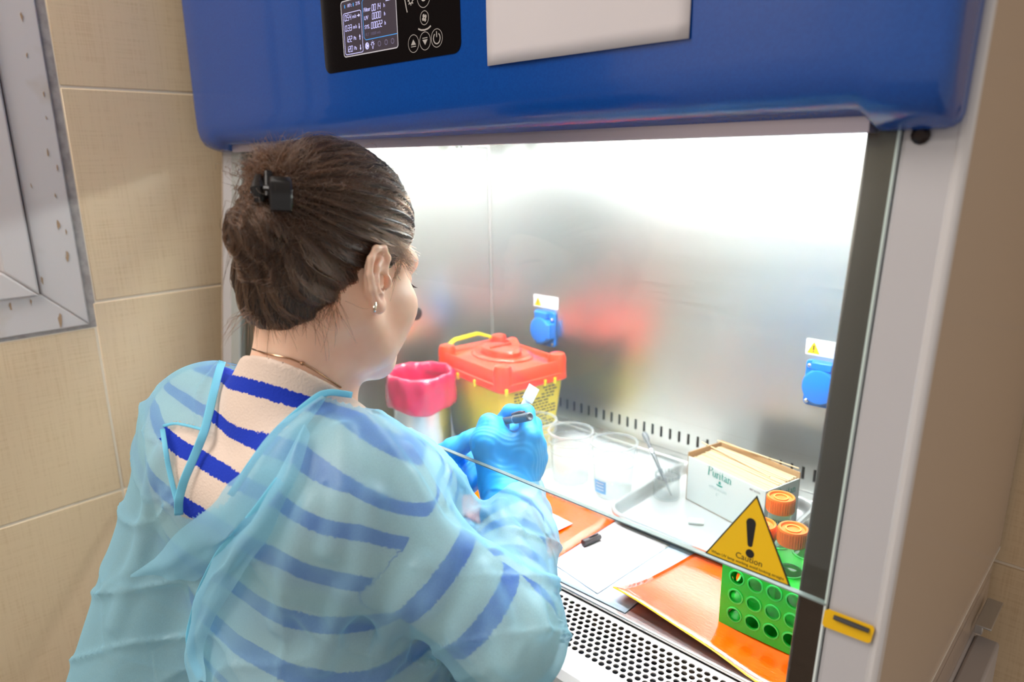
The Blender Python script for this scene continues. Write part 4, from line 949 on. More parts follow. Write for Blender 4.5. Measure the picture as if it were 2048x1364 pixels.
# clothing
RN = nrm(TF*.62+np.array([0, 0, .80])-TR*.24); RB = nrm(np.array([0, 0, 1])-RN*RN[2]); RC = depx(566, 722, .700)-.056*(.72*TR+.69*RB)
NKU = nrm(NK0-NK1)
def ncone(P): return cap_(P, NK0, NK1-NKU*.035, .0565, .064)
_c = [march(ncone, *q) for q in ((515, 706), (600, 733), (686, 781))]
COL0 = _c[1]; COLN = nrm(np.cross(_c[1]-_c[0], _c[2]-_c[0])); COLN = COLN*np.sign(COLN[2])
def sweater(P):
    d = smax(smin(torso(P, .004), ncone(P), .022), (P-COL0.astype(F32))@COLN.astype(F32), .003); d = smin(d, arms(P, .008, .042, .038, .028), .045)
    return d+.0008*np.sin(P[:, 2]*60+P[:, 0]*25)
GOWN_FOLDS = []
def gown0(P):
    d = torso(P, .010)
    # loose upper sleeves, bagging at the elbow, gathered at the wrist
    for a, b, c, s in ((SHR, ELR, WRR, 1), (SHL, ELL, WRL, -1)):
        e = smin(cap_(P, a+np.array([0, 0, .004]), b, .054, .056), cap_(P, b, b*.42+c*.58, .056, .053), .03)
        e = smin(e, cap_(P, b*.42+c*.58, c+(c-b)*.03, .053, .039), .02)
        d = smin(d, e, .04)
    d = smin(d, cap_(P, tb(-.150, .00, .270), tb(-.215, -.06, -.16), .045, .128), .035)
    d = smin(d, cap_(P, tb(.04, .01, .10), tb(.04, .01, -.20), .08, .17), .06)
    x, y, z = P[:, 0], P[:, 1], P[:, 2]
    r1 = 1-np.abs(np.sin(x*21+z*7+1.6*np.sin(y*11+z*9)+.8*np.sin(z*23+x*9))); r2 = 1-np.abs(np.sin(x*14-z*19+y*17+1.7*np.sin(x*13+z*6))); r3 = 1-np.abs(np.sin(y*25+z*30-x*12+1.3*np.sin(x*19-z*11)))
    w = .0045*r1**5+.0036*r2**6+.0055*r3**6-.0018+.0012*np.sin(x*71+y*53-z*47)
    return np.minimum(d-w, sweater(P)-.0055)
def gown(P):
    d = gown0(P)
    for pts, wd, am in GOWN_FOLDS:
        s = chain(P, pts, [0.]*len(pts)); d = d-F32(am)*np.exp(-(s/wd)**2)
    return d

PE = empty('person', tb(0, .05, -.25), 'seated woman with pinned brown hair, sheer blue gown over striped sweater and blue gloves', 'person')
m_skin = mat('skin', (246, 206, 180), .45, Subsurface_Weight=.22, Subsurface_Radius=(1, .35, .2), Subsurface_Scale=.008)
vary(m_skin, (240, 192, 164), 28, bump=.04, dist=.0006)
V, Q = mesh_sdf(body, (-.98, .12, -.02), (-.36, .70, .61), .0026)
hq = toh(V.astype(F32))
BODY = npmesh('body', V, Q, m_skin, PE)
# eyes, brows and lips
for s in (1, -1):
    MB().lathe([(0, -.0122), (.006, -.0106), (.0105, -.006), (.0122, 0), (.0105, .006), (.006, .0106), (0, .0122)], fromh(s*.032, .0735, .003), 16, HF).build('eyeball', mat('eye_white', (236, 232, 228), .2), PE, smooth=True)
    MB().tube([fromh(s*x, y, z) for x, y, z in ((.014, .0935, .0235), (.025, .0905, .0275), (.038, .0825, .0285), (.050, .0715, .0245))], [.0016, .0026, .0024, .0008], 8).build('eyebrow', mat('brow_brown', (84, 58, 44), .7), PE, smooth=True)
    mb = MB()
    for k in range(14):
        t = k/13; a = fromh(s*(.020+.026*t), .0865-.013*t**1.6, .0015-.002*t); b = a+HF*(.006)+HR*s*(.002+.005*t)-HU*.0045
        mb.tube([a, (a+b)/2-HU*.0008, b], [.0004, .0003, .0001], 4)
    tag(mb.build('eyelashes', mat('lash_dark', (40, 28, 24), .6), PE), kind='stuff')
# hair
m_hairb = vary(mat('hair_base', (46, 31, 23), .5), (34, 23, 17), 60, bump=.15)
V, Q = mesh_sdf(hairmass, fromh(0, 0, 0)-.17, fromh(0, 0, 0)+.17, .0022)
HAIR = npmesh('hair', V, Q, m_hairb, PE)
nrmV, _ = grad(hairmass, V)
m_str = bpy.data.materials.new('hair_strand'); m_str.use_nodes = True
_N, _L = m_str.node_tree.nodes, m_str.node_tree.links; _N.remove(_N['Principled BSDF'])
hb = _N.new('ShaderNodeBsdfHairPrincipled'); hb.parametrization = 'COLOR'; hb.inputs['Color'].default_value = (*lin((66, 44, 31)), 1); hb.inputs['Roughness'].default_value = .32
for k_, v_ in (('Random Roughness', .2), ('Random Color', .3), ('Coat', .1)):
    if k_ in hb.inputs: hb.inputs[k_].default_value = v_
_L.new(hb.outputs[0], _N['Material Output'].inputs[0])
hi = _N.new('ShaderNodeHairInfo') if hasattr(bpy.types, 'ShaderNodeHairInfo') else None
if hi:
    rp = _N.new('ShaderNodeValToRGB'); rp.color_ramp.elements[0].color = (*lin((28, 18, 13)), 1); rp.color_ramp.elements[1].color = (*lin((82, 55, 38)), 1)
    _L.new(hi.outputs['Random'], rp.inputs[0]); _L.new(rp.outputs[0], hb.inputs['Color'])
def strands(name, curves, rad, parent, label=None):
    hc = bpy.data.hair_curves.new(name); hc.add_curves([len(c) for c in curves])
    P = np.concatenate(curves)-np.array(worldloc(parent)); hc.position_data.foreach_set('vector', P.astype(F32).ravel())
    at = hc.attributes.new('radius', 'FLOAT', 'POINT') if 'radius' not in hc.attributes else hc.attributes['radius']
    at.data.foreach_set('value', np.concatenate([rad*(1-.75*np.linspace(0, 1, len(c))**3) for c in curves]).astype(F32))
    o = bpy.data.objects.new(name, hc); COL.objects.link(o); hc.materials.append(m_str); o.parent = parent; tag(o, label, kind='stuff'); return o
vq = toh(V.astype(F32)); ncap = 9000
sel = rng.choice(len(V), ncap); p = V[sel].copy(); tr_ = [p.copy()]; alive = np.ones(ncap, bool)
jit = rng.normal(0, .018, (ncap, 3)); off = np.abs(rng.normal(0, .0009, ncap))+.0002
wav = rng.uniform(0, 6.28, ncap)
isbun = np.linalg.norm(p-BUN, axis=1) < .034
baxis = nrm(HR*.25+HF*.9+HU*.3)
for st in range(26):
    n_, d_ = grad(hairmass, p)
    tgt = CLIP+jit; dv = tgt-p; ln = np.linalg.norm(dv, axis=1)
    sw = np.cross(baxis, p-BUN); sw /= np.linalg.norm(sw, axis=1)[:, None]+1e-9
    dv = dv/ln[:, None]; dv[isbun] = sw[isbun]+.25*dv[isbun]
    dv -= n_*(dv*n_).sum(1)[:, None]; dv /= np.linalg.norm(dv, axis=1)[:, None]+1e-9
    alive &= (ln > .016) | isbun
    p = np.where(alive[:, None], p+dv*.0045+.0005*np.sin(wav+st*.5)[:, None]*np.cross(n_, dv), p)
    n_, d_ = grad(hairmass, p); p = np.where(alive[:, None], p-n_*(np.clip(d_, -.004, .004)-off*(.4+.6*math.sin(min(1, st/12)*PI*.5)))[:, None], p); tr_.append(p.copy())
tr_ = np.stack(tr_, 1)
cs = []
for i in range(ncap):
    c = tr_[i]; ds = np.linalg.norm(np.diff(c, axis=0), axis=1); k = int((ds > .001).sum())+1
    if k >= 4: cs.append(c[:k])
strands('hair_strands', cs, .0003, PE)
# loose ends above the clip, flyaway hairs and wisps at the nape
cs = []
def bez(a, b, c, d, n=12):
    t = np.linspace(0, 1, n)[:, None]; return (1-t)**3*a+3*(1-t)**2*t*b+3*(1-t)*t*t*c+t**3*d
def burst(px, py, d, tipx, tipy, td, n, spread, bend=.012, r0=.006):
    for _ in range(n):
        a = depx(px, py, d)+rng.normal(0, r0, 3); e = depx(tipx, tipy, td)+rng.normal(0, spread, 3); m = rng.normal(0, bend, 3)
        cs.append(bez(a, a+(e-a)*.35+m, a+(e-a)*.7+m*.8, e))
for tx, ty, n, sp in ((510, 296, 90, .003), (486, 330, 70, .004), (528, 288, 60, .004), (552, 300, 90, .006), (492, 356, 40, .003), (590, 300, 90, .008), (600, 320, 80, .010), (575, 292, 60, .006), (518, 326, 90, .007)):
    burst(560, 368, .648, tx, ty, .640, n, sp, .007)
for _ in range(26):
    a = depx(575, 345, .655)+rng.normal(0, .006, 3); e = depx(rng.uniform(640, 720), rng.uniform(283, 300), .70); cs.append(bez(a, a+HU*.03+HF*.01, e+HU*.012-HF*.03, e))
for _ in range(9):
    x0, y0 = rng.uniform(600, 760), rng.uniform(284, 320); a = depx(x0, y0, .70); e = depx(x0+rng.uniform(20, 60), y0+rng.uniform(0, 30), .71); cs.append(bez(a, a+HU*rng.uniform(.006, .014), e+HU*.008, e))
for _ in range(20):          # hanging behind the knot
    a = depx(rng.uniform(480, 505), rng.uniform(350, 470), .648); e = depx(rng.uniform(440, 480), rng.uniform(470, 600), .65); cs.append(bez(a, a-HR*.012, e+HU*.03, e))
for _ in range(26):          # nape wisps
    x0 = rng.uniform(540, 700); a = depx(x0, rng.uniform(600, 640), .672); e = depx(x0+rng.uniform(-25, 45), rng.uniform(650, 745), .672); n_, d_ = grad(body, np.stack([a, e])); a = a-n_[0]*(d_[0]-.002); e = e-n_[1]*(d_[1]-.003)
    cs.append(bez(a, a+(e-a)*.3+n_[0]*.004, a+(e-a)*.7+n_[1]*.004+rng.normal(0, .003, 3), e))
for _ in range(90):
    x0 = rng.uniform(530, 712); a = depx(x0, 640-(x0-600)*.25*(x0 > 600)-8, .668); n_, d_ = grad(hairmass, a[None]); a = a-n_[0]*d_[0]; e = a+rng.normal(0, .006, 3)-HU*rng.uniform(.006, .022); n_, d_ = grad(body, e[None]); e = e-n_[0]*(d_[0]-.002); cs.append(bez(a, a*.7+e*.3+n_[0]*.002, a*.3+e*.7+n_[0]*.002, e))
for _ in range(26):
    a = depx(rng.uniform(500, 540), rng.uniform(600, 640), .672); e = depx(rng.uniform(440, 520), rng.uniform(640, 700), .675); cs.append(bez(a, a-HF*.012, e+HU*.012, e))
for _ in range(120):         # combed back at the temple, and the lock before the ear
    a = fromh(.068+rng.normal(0, .002), .046+rng.normal(0, .005), .018+rng.normal(0, .007)); e = fromh(.080, -.018+rng.normal(0, .004), .030+rng.normal(0, .006)); cs.append(bez(a, a-HF*.014+HR*.004, e+HF*.02+HR*.002, e))
for _ in range(26):
    a = fromh(.0755, .018+rng.normal(0, .003), .016+rng.normal(0, .004)); e = fromh(.0735, .015+rng.normal(0, .002), -.004-abs(rng.normal(0, .010))); cs.append(bez(a, a-HU*.010+HR*.002, e+HU*.012+HR*.002, e))
strands('loose_hairs', cs, .00022, PE)
# claw clip
m_clip = mat('clip_black', (16, 15, 18), .28)
c0 = depx(562, 390, .618); cf = (HR*.75-HF*.66); cu = nrm(HU-.25*HR); cl = nrm(np.cross(cu, cf))
def jaw(c, w, h, side, name='claw_clip'):
    mb = MB(); rings = []
    for k in range(9):
        t = k/8*2-1; rg = []
        for x, y in rrect(-w/2*(1-.10*abs(t)**3), -.0022, w/2*(1-.10*abs(t)**3), .0022, .0018, 3):
            rg.append(c+cl*x+cu*(t*h/2)+nrm(np.cross(cl, cu))*side*(y+.006*(1-t*t)+.004*(1-(2*x/w)**2)))
        rings.append(rg)
    mb.loft(rings); return mb.build(name, m_clip, PE, smooth=True)
CL1 = jaw(c0, .020, .031, 1 if np.dot(np.cross(cl, cu), CAM-c0) > 0 else -1)
c1 = depx(518, 379, .628)
mb = MB(); out = nrm(CAM-c1)
mb.tube([c1+cl*0+cu*.012, c1+out*.004, c1-cu*.012], [.004, .0075, .004], 10, flat=1.2); mb.build('clip_jaw', m_clip, CL1, smooth=True)
c2 = depx(537, 372, .625); mb = MB()
mb.tube([c2-cu*.010, c2+cu*.013], .0042, 10); mb.build('clip_hinge', m_clip, CL1, smooth=True)
mb = MB(); mb.tube([depx(505, 374, .624), depx(545, 378, .620)], .0028, 8); mb.tube([depx(503, 385, .626), depx(528, 392, .624)], .0022, 8); mb.build('clip_spring', m_clip, CL1, smooth=True)
# earring and necklace
er = depx(750, 613, .676)
mb = MB(); pts = [er+HU*(.0045*math.cos(t))+(HF*.5-HR*.6)*(.0052*math.sin(t)) for t in np.linspace(.6, 5.7, 14)]
mb.tube(pts, [.0006+.0009*math.sin(PI*k/13) for k in range(14)], 8); mb.build('earring', mat('silver_ring', (226, 220, 206), .12, 1.), PE, smooth=True)
nk = []
for px, py in ((488, 690), (505, 698), (528, 706), (552, 711), (580, 717), (605, 727), (630, 741), (655, 757), (682, 775)):
    h = march(lambda P: np.minimum(body(P), sweater(P)+.002), px, py)
    if h is not None: nk.append(h+nrm(CAM-h)*.0016)
mb = MB(); L_ = 0
mb.tube(nk, .0009, 6); mb.lathe([(0, -.003), (.002, -.001), (.002, .001), (0, .003)], nk[4], 8, nk[5]-nk[3]); mb.build('necklace', mat('chain_metal', (176, 140, 112), .25, 1.), PE, smooth=True)
# sweater with knitted stripes
def armco(V, a, b, c):
    l1 = np.linalg.norm(b-a); l2 = np.linalg.norm(c-b)
    h1 = np.clip(((V-a)@(b-a))/l1**2, 0, 1); d1 = np.linalg.norm(V-a-h1[:, None]*(b-a), axis=1)
    h2 = np.clip(((V-b)@(c-b))/l2**2, 0, 1); d2 = np.linalg.norm(V-b-h2[:, None]*(c-b), axis=1)
    return np.where(d1 < d2, h1*l1, l1+h2*l2), np.minimum(d1, d2), np.where(d1 < d2, h1, 1.)
V, Q = mesh_sdf(sweater, (-1.05, .12, -.26), (-.33, .72, .43), .0036)
yb = (V-T0)@TF; xb = (V-T0)@TR
s_ = V[:, 2]+.6*np.maximum(0, yb+.035)*np.clip((V[:, 2]-.20)/.08, 0, 1)+.2*np.minimum(0, xb)*np.clip((.36-V[:, 2])/.04, 0, 1)+.35*np.maximum(0, xb-.11)
sc_ = np.interp(-s_, [-.395, -.369, -.317, -.284, -.229, -.146, -.075, -.005, .065, .2], [-.5, 0, 1, 2, 3, 4, 5, 6, 7, 9])
for a, b, c in ((SHR, ELR, WRR), (SHL, ELL, WRL)):
    s_, dd_, hh = armco(V, a, b, c); on = (dd_ < .064) & (hh > .28); sc_[on] = s_[on]/.0585+.25
nd = np.linalg.norm(np.cross(V-NB, nrm(C7-NB)), axis=1); ax_ = (V-C7)@nrm(NB-C7)
m_sw = mat('striped_knit', (226, 204, 186), .85)
def knit(m):
    N, L, b = nodes(m)
    at = N.new('ShaderNodeAttribute'); at.attribute_name = 'stripe'; tc = N.new('ShaderNodeTexCoord')
    nz = N.new('ShaderNodeTexNoise'); nz.inputs['Scale'].default_value = 420; L.new(tc.outputs['Object'], nz.inputs['Vector'])
    ma = N.new('ShaderNodeMath'); ma.operation = 'MULTIPLY_ADD'; ma.inputs[1].default_value = .11; L.new(nz.outputs[0], ma.inputs[0]); L.new(at.outputs['Fac'], ma.inputs[2])
    sb = N.new('ShaderNodeMath'); sb.operation = 'SUBTRACT'; sb.inputs[1].default_value = -.17+.055; L.new(ma.outputs[0], sb.inputs[0])
    dv = N.new('ShaderNodeMath'); dv.operation = 'DIVIDE'; dv.inputs[1].default_value = 1.; L.new(sb.outputs[0], dv.inputs[0])
    fr = N.new('ShaderNodeMath'); fr.operation = 'FRACT'; L.new(dv.outputs[0], fr.inputs[0])
    lt = N.new('ShaderNodeMath'); lt.operation = 'LESS_THAN'; lt.inputs[1].default_value = .335; L.new(fr.outputs[0], lt.inputs[0])
    mx = N.new('ShaderNodeMix'); mx.data_type = 'RGBA'; mx.inputs[6].default_value = (*lin((232, 210, 194)), 1); mx.inputs[7].default_value = (*lin((10, 52, 186)), 1)
    L.new(lt.outputs[0], mx.inputs[0]); L.new(mx.outputs[2], b.inputs['Base Color'])
    bp = N.new('ShaderNodeBump'); bp.inputs['Strength'].default_value = .5; bp.inputs['Distance'].default_value = .0012; L.new(nz.outputs[0], bp.inputs['Height']); L.new(bp.outputs[0], b.inputs['Normal'])
knit(m_sw)
NKC = C7+np.array([0, .03, .01])
SW = npmesh('sweater', V, Q, m_sw, PE, {'stripe': sc_})
# trousers and shoes (below the picture)
def legs(P):
    d = ell_(P, tb(0, .05, -.135), (.180, .137, .110), np.stack([TR, TF, [0, 0, 1]]))
    for s in (-1, 1):
        hp, kn, an = tb(s*.095, .08, -.15), tb(s*.13, .36, -.20), tb(s*.11, .30, -.60)
        d = smin(d, smin(cap_(P, hp, kn, .085, .062), cap_(P, kn, an, .058, .042), .03), .04)
    return d
V, Q = mesh_sdf(legs, (-1.0, .1, -.70), (-.36, .80, .0), .009); npmesh('trousers', V, Q, mat('dark_trousers', (44, 48, 62), .8), PE)
def shoes(P):
    d = None
    for s in (-1, 1):
        e = smin(ell_(P, tb(s*.11, .33, -.735), (.048, .075, .042)), ell_(P, tb(s*.11, .43, -.750), (.046, .080, .029)), .03); e = smax(e, -.778-P[:, 2], .004); e = smin(e, cap_(P, tb(s*.11, .30, -.60), tb(s*.11, .30, -.73), .036), .02); d = e if d is None else np.minimum(d, e)
    return d
V, Q = mesh_sdf(shoes, (-1.0, .45, -.79), (-.40, .95, -.55), .007); npmesh('shoes', V, Q, mat('white_shoes', (220, 220, 218), .6), PE)
STL = empty('lab_stool', (*tb(0, .05, 0)[:2], -.78), 'round black stool under the seated woman', 'stool')
sx0, sy0 = tb(0, .05, 0)[:2]
MB().lathe([(0, -.285), (.16, -.285), (.175, -.275), (.175, -.255), (.165, -.247), (0, -.247)], (sx0, sy0, 0), 32).build('seat', mat('black_vinyl', (24, 24, 26), .5), STL, smooth=True)
MB().tube([(sx0, sy0, -.285), (sx0, sy0, -.70)], .022, 12).build('post', mat('stool_chrome', (190, 190, 192), .2, .9), STL)
for k in range(5):
    a = k*2*PI/5; MB().tube([(sx0, sy0, -.69), (sx0+.24*math.cos(a), sy0+.24*math.sin(a), -.75)], [.018, .013], 8).lathe([(0, -.779), (.02, -.779), (.02, -.745), (0, -.745)], (sx0+.24*math.cos(a), sy0+.24*math.sin(a), 0), 10).build('leg', mat('stool_chrome', (190, 190, 192), .2, .9), STL)

# sheer gown
for f_ in [
    ([(955, 985), (1000, 1000), (1050, 1030), (1075, 1080)], .010, .007), ([(950, 1030), (990, 1020), (1040, 1060)], .009, .006),
    ([(935, 1090), (1000, 1110), (1060, 1150)], .012, .007), ([(980, 1110), (960, 1180), (920, 1260), (860, 1330)], .012, .008),
    ([(850, 1130), (800, 1220), (760, 1310)], .014, .009), ([(980, 1110), (1040, 1190), (1090, 1260)], .012, .006),
    ([(700, 820), (780, 900), (840, 990), (880, 1070)], .014, .006), ([(620, 1020), (580, 1130), (560, 1250)], .014, .006),
    ([(740, 1000), (720, 1150), (640, 1330)], .016, .008), ([(880, 1060), (960, 1090)], .010, .006), ([(300, 760), (280, 900), (240, 1060)], .014, .007),
    ([(330, 900), (290, 1060), (230, 1250)], .014, .007), ([(985, 1120), (1050, 1150), (1105, 1165)], .010, .008), ([(960, 1140), (1000, 1230), (1020, 1330)], .013, .009), ([(900, 1100), (860, 1200), (800, 1290), (760, 1360)], .013, .010), ([(820, 960), (870, 1050), (930, 1100)], .012, .008), ([(700, 1180), (760, 1230), (800, 1300)], .012, .007), ([(690, 860), (690, 980), (660, 1100)], .013, .007), ([(1000, 1005), (1010, 1060), (1060, 1110)], .009, .007), ([(820, 900), (880, 1000)], .010, .005)]:
    hs = [march(gown0, *q) for q in f_[0]]
    if all(h is not None for h in hs): GOWN_FOLDS.append((hs, f_[1]*.75, f_[2]*1.7))
m_gown = bpy.data.materials.new('sheer_blue_fabric'); m_gown.use_nodes = True
def gownmat(m, dens=.44, col=(174, 229, 249)):
    N, L = m.node_tree.nodes, m.node_tree.links; N.remove(N['Principled BSDF']); out = N['Material Output']
    tc = N.new('ShaderNodeTexCoord'); nz = N.new('ShaderNodeTexNoise'); nz.inputs['Scale'].default_value = 900; nz.inputs['Detail'].default_value = 3; L.new(tc.outputs['Object'], nz.inputs['Vector'])
    df = N.new('ShaderNodeBsdfDiffuse'); tl = N.new('ShaderNodeBsdfTranslucent'); gl = N.new('ShaderNodeBsdfGlossy'); gl.inputs['Roughness'].default_value = .38
    for s in (df, tl): s.inputs[0].default_value = (*lin(col), 1)
    bp = N.new('ShaderNodeBump'); bp.inputs['Strength'].default_value = .18; bp.inputs['Distance'].default_value = .001; L.new(nz.outputs[0], bp.inputs['Height'])
    for s in (df, gl): L.new(bp.outputs[0], s.inputs['Normal'])
    m1 = N.new('ShaderNodeMixShader'); m1.inputs[0].default_value = .35; L.new(df.outputs[0], m1.inputs[1]); L.new(tl.outputs[0], m1.inputs[2])
    m2 = N.new('ShaderNodeMixShader'); m2.inputs[0].default_value = .05; L.new(m1.outputs[0], m2.inputs[1]); L.new(gl.outputs[0], m2.inputs[2])
    tr = N.new('ShaderNodeBsdfTransparent'); tr.inputs[0].default_value = (*lin((228, 247, 252)), 1)
    lw = N.new('ShaderNodeLayerWeight'); lw.inputs[0].default_value = .3
    mr = N.new('ShaderNodeMapRange'); mr.inputs[3].default_value = dens; mr.inputs[4].default_value = min(1, dens+.42); L.new(lw.outputs['Facing'], mr.inputs[0])
    ad = N.new('ShaderNodeMath'); ad.operation = 'MULTIPLY_ADD'; ad.inputs[1].default_value = .14; L.new(nz.outputs[0], ad.inputs[0])
    sb = N.new('ShaderNodeMath'); sb.operation = 'SUBTRACT'; sb.inputs[1].default_value = .07; L.new(mr.outputs[0], sb.inputs[0]); L.new(sb.outputs[0], ad.inputs[2])
    m3 = N.new('ShaderNodeMixShader'); L.new(ad.outputs[0], m3.inputs[0]); L.new(tr.outputs[0], m3.inputs[1]); L.new(m2.outputs[0], m3.inputs[2]); L.new(m3.outputs[0], out.inputs[0])
gownmat(m_gown)
m_bind = mat('gown_binding', (120, 206, 236), .6)
V, Q = mesh_sdf(gown, (-1.16, .02, -.30), (-.30, .76, .44), .0040)
pc_ = (V-CAM)@RW.T; px_ = 1024+FPX*pc_[:, 0]/pc_[:, 2]; py_ = 682+FPX*pc_[:, 1]/pc_[:, 2]
def inpoly(x, y, poly):
    r = np.zeros(len(x), bool); n = len(poly)
    for i in range(n):
        (xa, ya), (xb, yb) = poly[i], poly[(i+1) % n]
        c = ((ya > y) != (yb > y)) & (x < (xb-xa)*(y-ya)/(yb-ya+1e-12)+xa); r ^= c
    return r
gn, _ = grad(gown, V); facing = ((CAM-V)*gn).sum(1) > 0
OPEN = [(474, 672), (560, 640), (760, 700), (735, 760), (704, 792), (640, 786), (590, 832), (520, 900), (452, 1000), (372, 1036), (352, 1000), (335, 930), (325, 862), (350, 846), (408, 862), (427, 790), (438, 740), (452, 695)]
drop = inpoly(px_, py_, OPEN) & facing & (V[:, 1] < .40)
drop |= (np.linalg.norm(np.cross(V-NK1, NKU), axis=1) < .088) & ((V-COL0)@COLN > -.012)
drop |= np.linalg.norm(V-(WRR+(WRR-ELR)*.03), axis=1) < .030
hand_dir = nrm(WRR-ELR); drop |= ((V-WRR)@hand_dir > .018) & (np.linalg.norm(V-WRR, axis=1) < .09)
hl_ = nrm(WRL-ELL); drop |= ((V-WRL)@hl_ > .010) & (np.linalg.norm(V-WRL, axis=1) < .09)
drop |= inpoly(px_, py_, [(690, 680), (840, 680), (805, 775), (745, 797), (700, 792)]) & (V[:, 1] < .56)
drop |= V[:, 2] < -.285
GW_ = npmesh('gown', V, Q, m_gown, PE, drop=drop)
def cloth_path(pts, lift=.002, n=6, fn=None):
    fn = fn or gown; o = []
    for a, b in zip(pts, pts[1:]):
        for k in range(n):
            t = k/n; h = march(fn, a[0]+(b[0]-a[0])*t, a[1]+(b[1]-a[1])*t)
            if h is not None and (not o or np.linalg.norm(h-o[-1]) < .09): o.append(h+nrm(CAM-h)*lift)
    return o
def smooth_path(o, it=3):
    o = np.array(o)
    for _ in range(it): o[1:-1] = (o[:-2]+2*o[1:-1]+o[2:])/4
    return o
def band(name, pts, w, lift=.002, fn=None):
    o = smooth_path(cloth_path(pts, lift, fn=fn)); mb = MB(); N_ = len(o); rings = []
    for i, p_ in enumerate(o):
        t = nrm(o[min(i+1, N_-1)]-o[max(i-1, 0)]); n_ = nrm(CAM-p_); s_ = nrm(np.cross(n_, t)); n_ = np.cross(t, s_)
        rings.append([p_+s_*w/2*math.cos(a)+n_*.0005*math.sin(a) for a in np.linspace(0, 2*PI, 11)[:-1]])
    mb.loft(rings); return mb.build(name, m_bind, GW_, smooth='all')
band('gown_binding', [(472, 674), (452, 700), (437, 745), (424, 800), (410, 860), (390, 910), (368, 960), (357, 1000), (358, 1036)], .0085, .004)
band('gown_binding', [(704, 790), (665, 784), (640, 788), (605, 815), (565, 850), (525, 895), (490, 945), (455, 1000)], .0065, .003)
def patch(name, rows, lift, m, n=8):
    """a piece of cloth spanned between two edges laid over the gown"""
    a = [h for h in (march(gown, *q) for q in rows[0]) if h is not None]; b = [h for h in (march(gown, *q) for q in rows[1]) if h is not None]
    vs = []; nu = len(a)
    def rs(pl, k):
        pl = np.array(pl); t = np.linspace(0, len(pl)-1, k); i = np.minimum(t.astype(int), len(pl)-2); f = (t-i)[:, None]; return pl[i]*(1-f)+pl[i+1]*f
    A_ = rs(a, 16); B_ = rs(b, 16)
    for i in range(16):
        for j in range(n+1):
            t = j/n; p_ = A_[i]*(1-t)+B_[i]*t
            g, d = grad(gown, p_[None]); vs.append(p_-g[0]*(d[0]-lift*(1+.8*math.sin(t*PI)))+g[0]*.0015*math.sin(i*.9+j*.7))
    mb = MB(); mb.add(vs, [(i*(n+1)+j, i*(n+1)+j+1, (i+1)*(n+1)+j+1, (i+1)*(n+1)+j) for i in range(15) for j in range(n)])
    return mb.build(name, m, GW_, smooth='all', sub=1)
patch('gown_flap', [[(640, 788), (590, 832), (520, 900), (452, 1000), (370, 1050), (255, 1150)], [(648, 800), (612, 870), (580, 950), (520, 1040), (440, 1120), (402, 1158)]], .006, m_gown)
patch('gown_flap', [[(612, 870), (575, 950), (520, 1040), (440, 1110), (400, 1200), (375, 1300), (400, 1362)], [(625, 880), (610, 960), (560, 1060), (500, 1130), (450, 1220), (415, 1300), (430, 1362)]], .009, m_gown)
band('gown_binding', [(325, 858), (336, 930), (350, 990), (364, 1034)], .005, .002)
band('gown_binding', [(326, 852), (350, 846), (380, 852), (408, 860)], .003, .002)
band('gown_binding', [(560, 960), (500, 1040), (440, 1105), (402, 1180), (378, 1270), (385, 1320), (405, 1362)], .009, .011)
# gloves: a palm, a thumb and four bent fingers each
m_glove = mat('nitrile_blue', (40, 162, 238), .48, Subsurface_Weight=.08, Subsurface_Radius=(.2, .5, 1), Subsurface_Scale=.004)
def wrinkles(P, w, d, L=.05, am=.00035):
    s = (P-w.astype(F32))@np.asarray(d, F32); q = P-w.astype(F32)
    return am*np.sin(s*1050+30*q[:, 0]+2.2*np.sin(q[:, 2]*130+q[:, 1]*90))*np.exp(-(s/L)**2)
RH_ = dict(w=depx(1012, 988, .925), mcp=[depx(1060, 872, .925), depx(1072, 890, .945), depx(1076, 915, .958), depx(1064, 940, .955)],
    f=[[depx(1052, 826, .945), depx(1020, 824, .962), depx(1002, 842, .975)], [depx(1066, 850, .975), depx(1030, 862, .992), depx(1000, 872, .990)],
       [depx(1062, 892, .990), depx(1026, 900, 1.0), depx(1000, 905, .995)], [depx(1046, 930, .985), depx(1020, 930, .995), depx(1000, 928, .990)]],
    th=[depx(985, 955, .925), depx(966, 885, .925), depx(978, 848, .940), depx(1004, 852, .962)])
def rhand(P):
    h = RH_; w = h['w']; d = cap_(P, w-hand_dir*.05, w, .031, .029)
    for i, m_ in enumerate(h['mcp']): d = smin(d, cap_(P, w, m_, .021, .0145-.001*i), .020)
    d = smin(d, chain(P, h['th'], [.018, .0165, .0135, .0105], .006), .018)
    d = smin(d, cap_(P, depx(990, 880, .935), depx(1040, 900, .935), .018, .017), .02)
    for i, f in enumerate(h['f']):
        r = [.0125, .0125, .012, .0105][i]; d = smin(d, chain(P, [h['mcp'][i]]+f, [r, r*.95, r*.85, r*.75], .004), .0045)
    return d+wrinkles(P, depx(1015, 945, .92), hand_dir, .028)
V, Q = mesh_sdf(rhand, RH_['w']-.12, RH_['w']+.16, .0018); npmesh('glove', V, Q, m_glove, PE)
LH_ = dict(w=depx(868, 940, 1.005), mcp=[depx(935, 905, 1.03), depx(945, 925, 1.025), depx(945, 945, 1.015), depx(940, 962, 1.0)],
    f=[[depx(985, 880, 1.035), depx(1015, 862, 1.02), depx(1035, 846, 1.0)], [depx(990, 905, 1.03), depx(1015, 890, 1.01), depx(1010, 885, .998)], [depx(985, 935, 1.02), depx(1000, 925, 1.0), depx(995, 915, .99)], [depx(968, 958, 1.0), depx(975, 950, .985), depx(972, 940, .978)]],
    th=[depx(885, 918, .995), depx(905, 900, .99), depx(940, 880, .985), depx(968, 862, .985)])
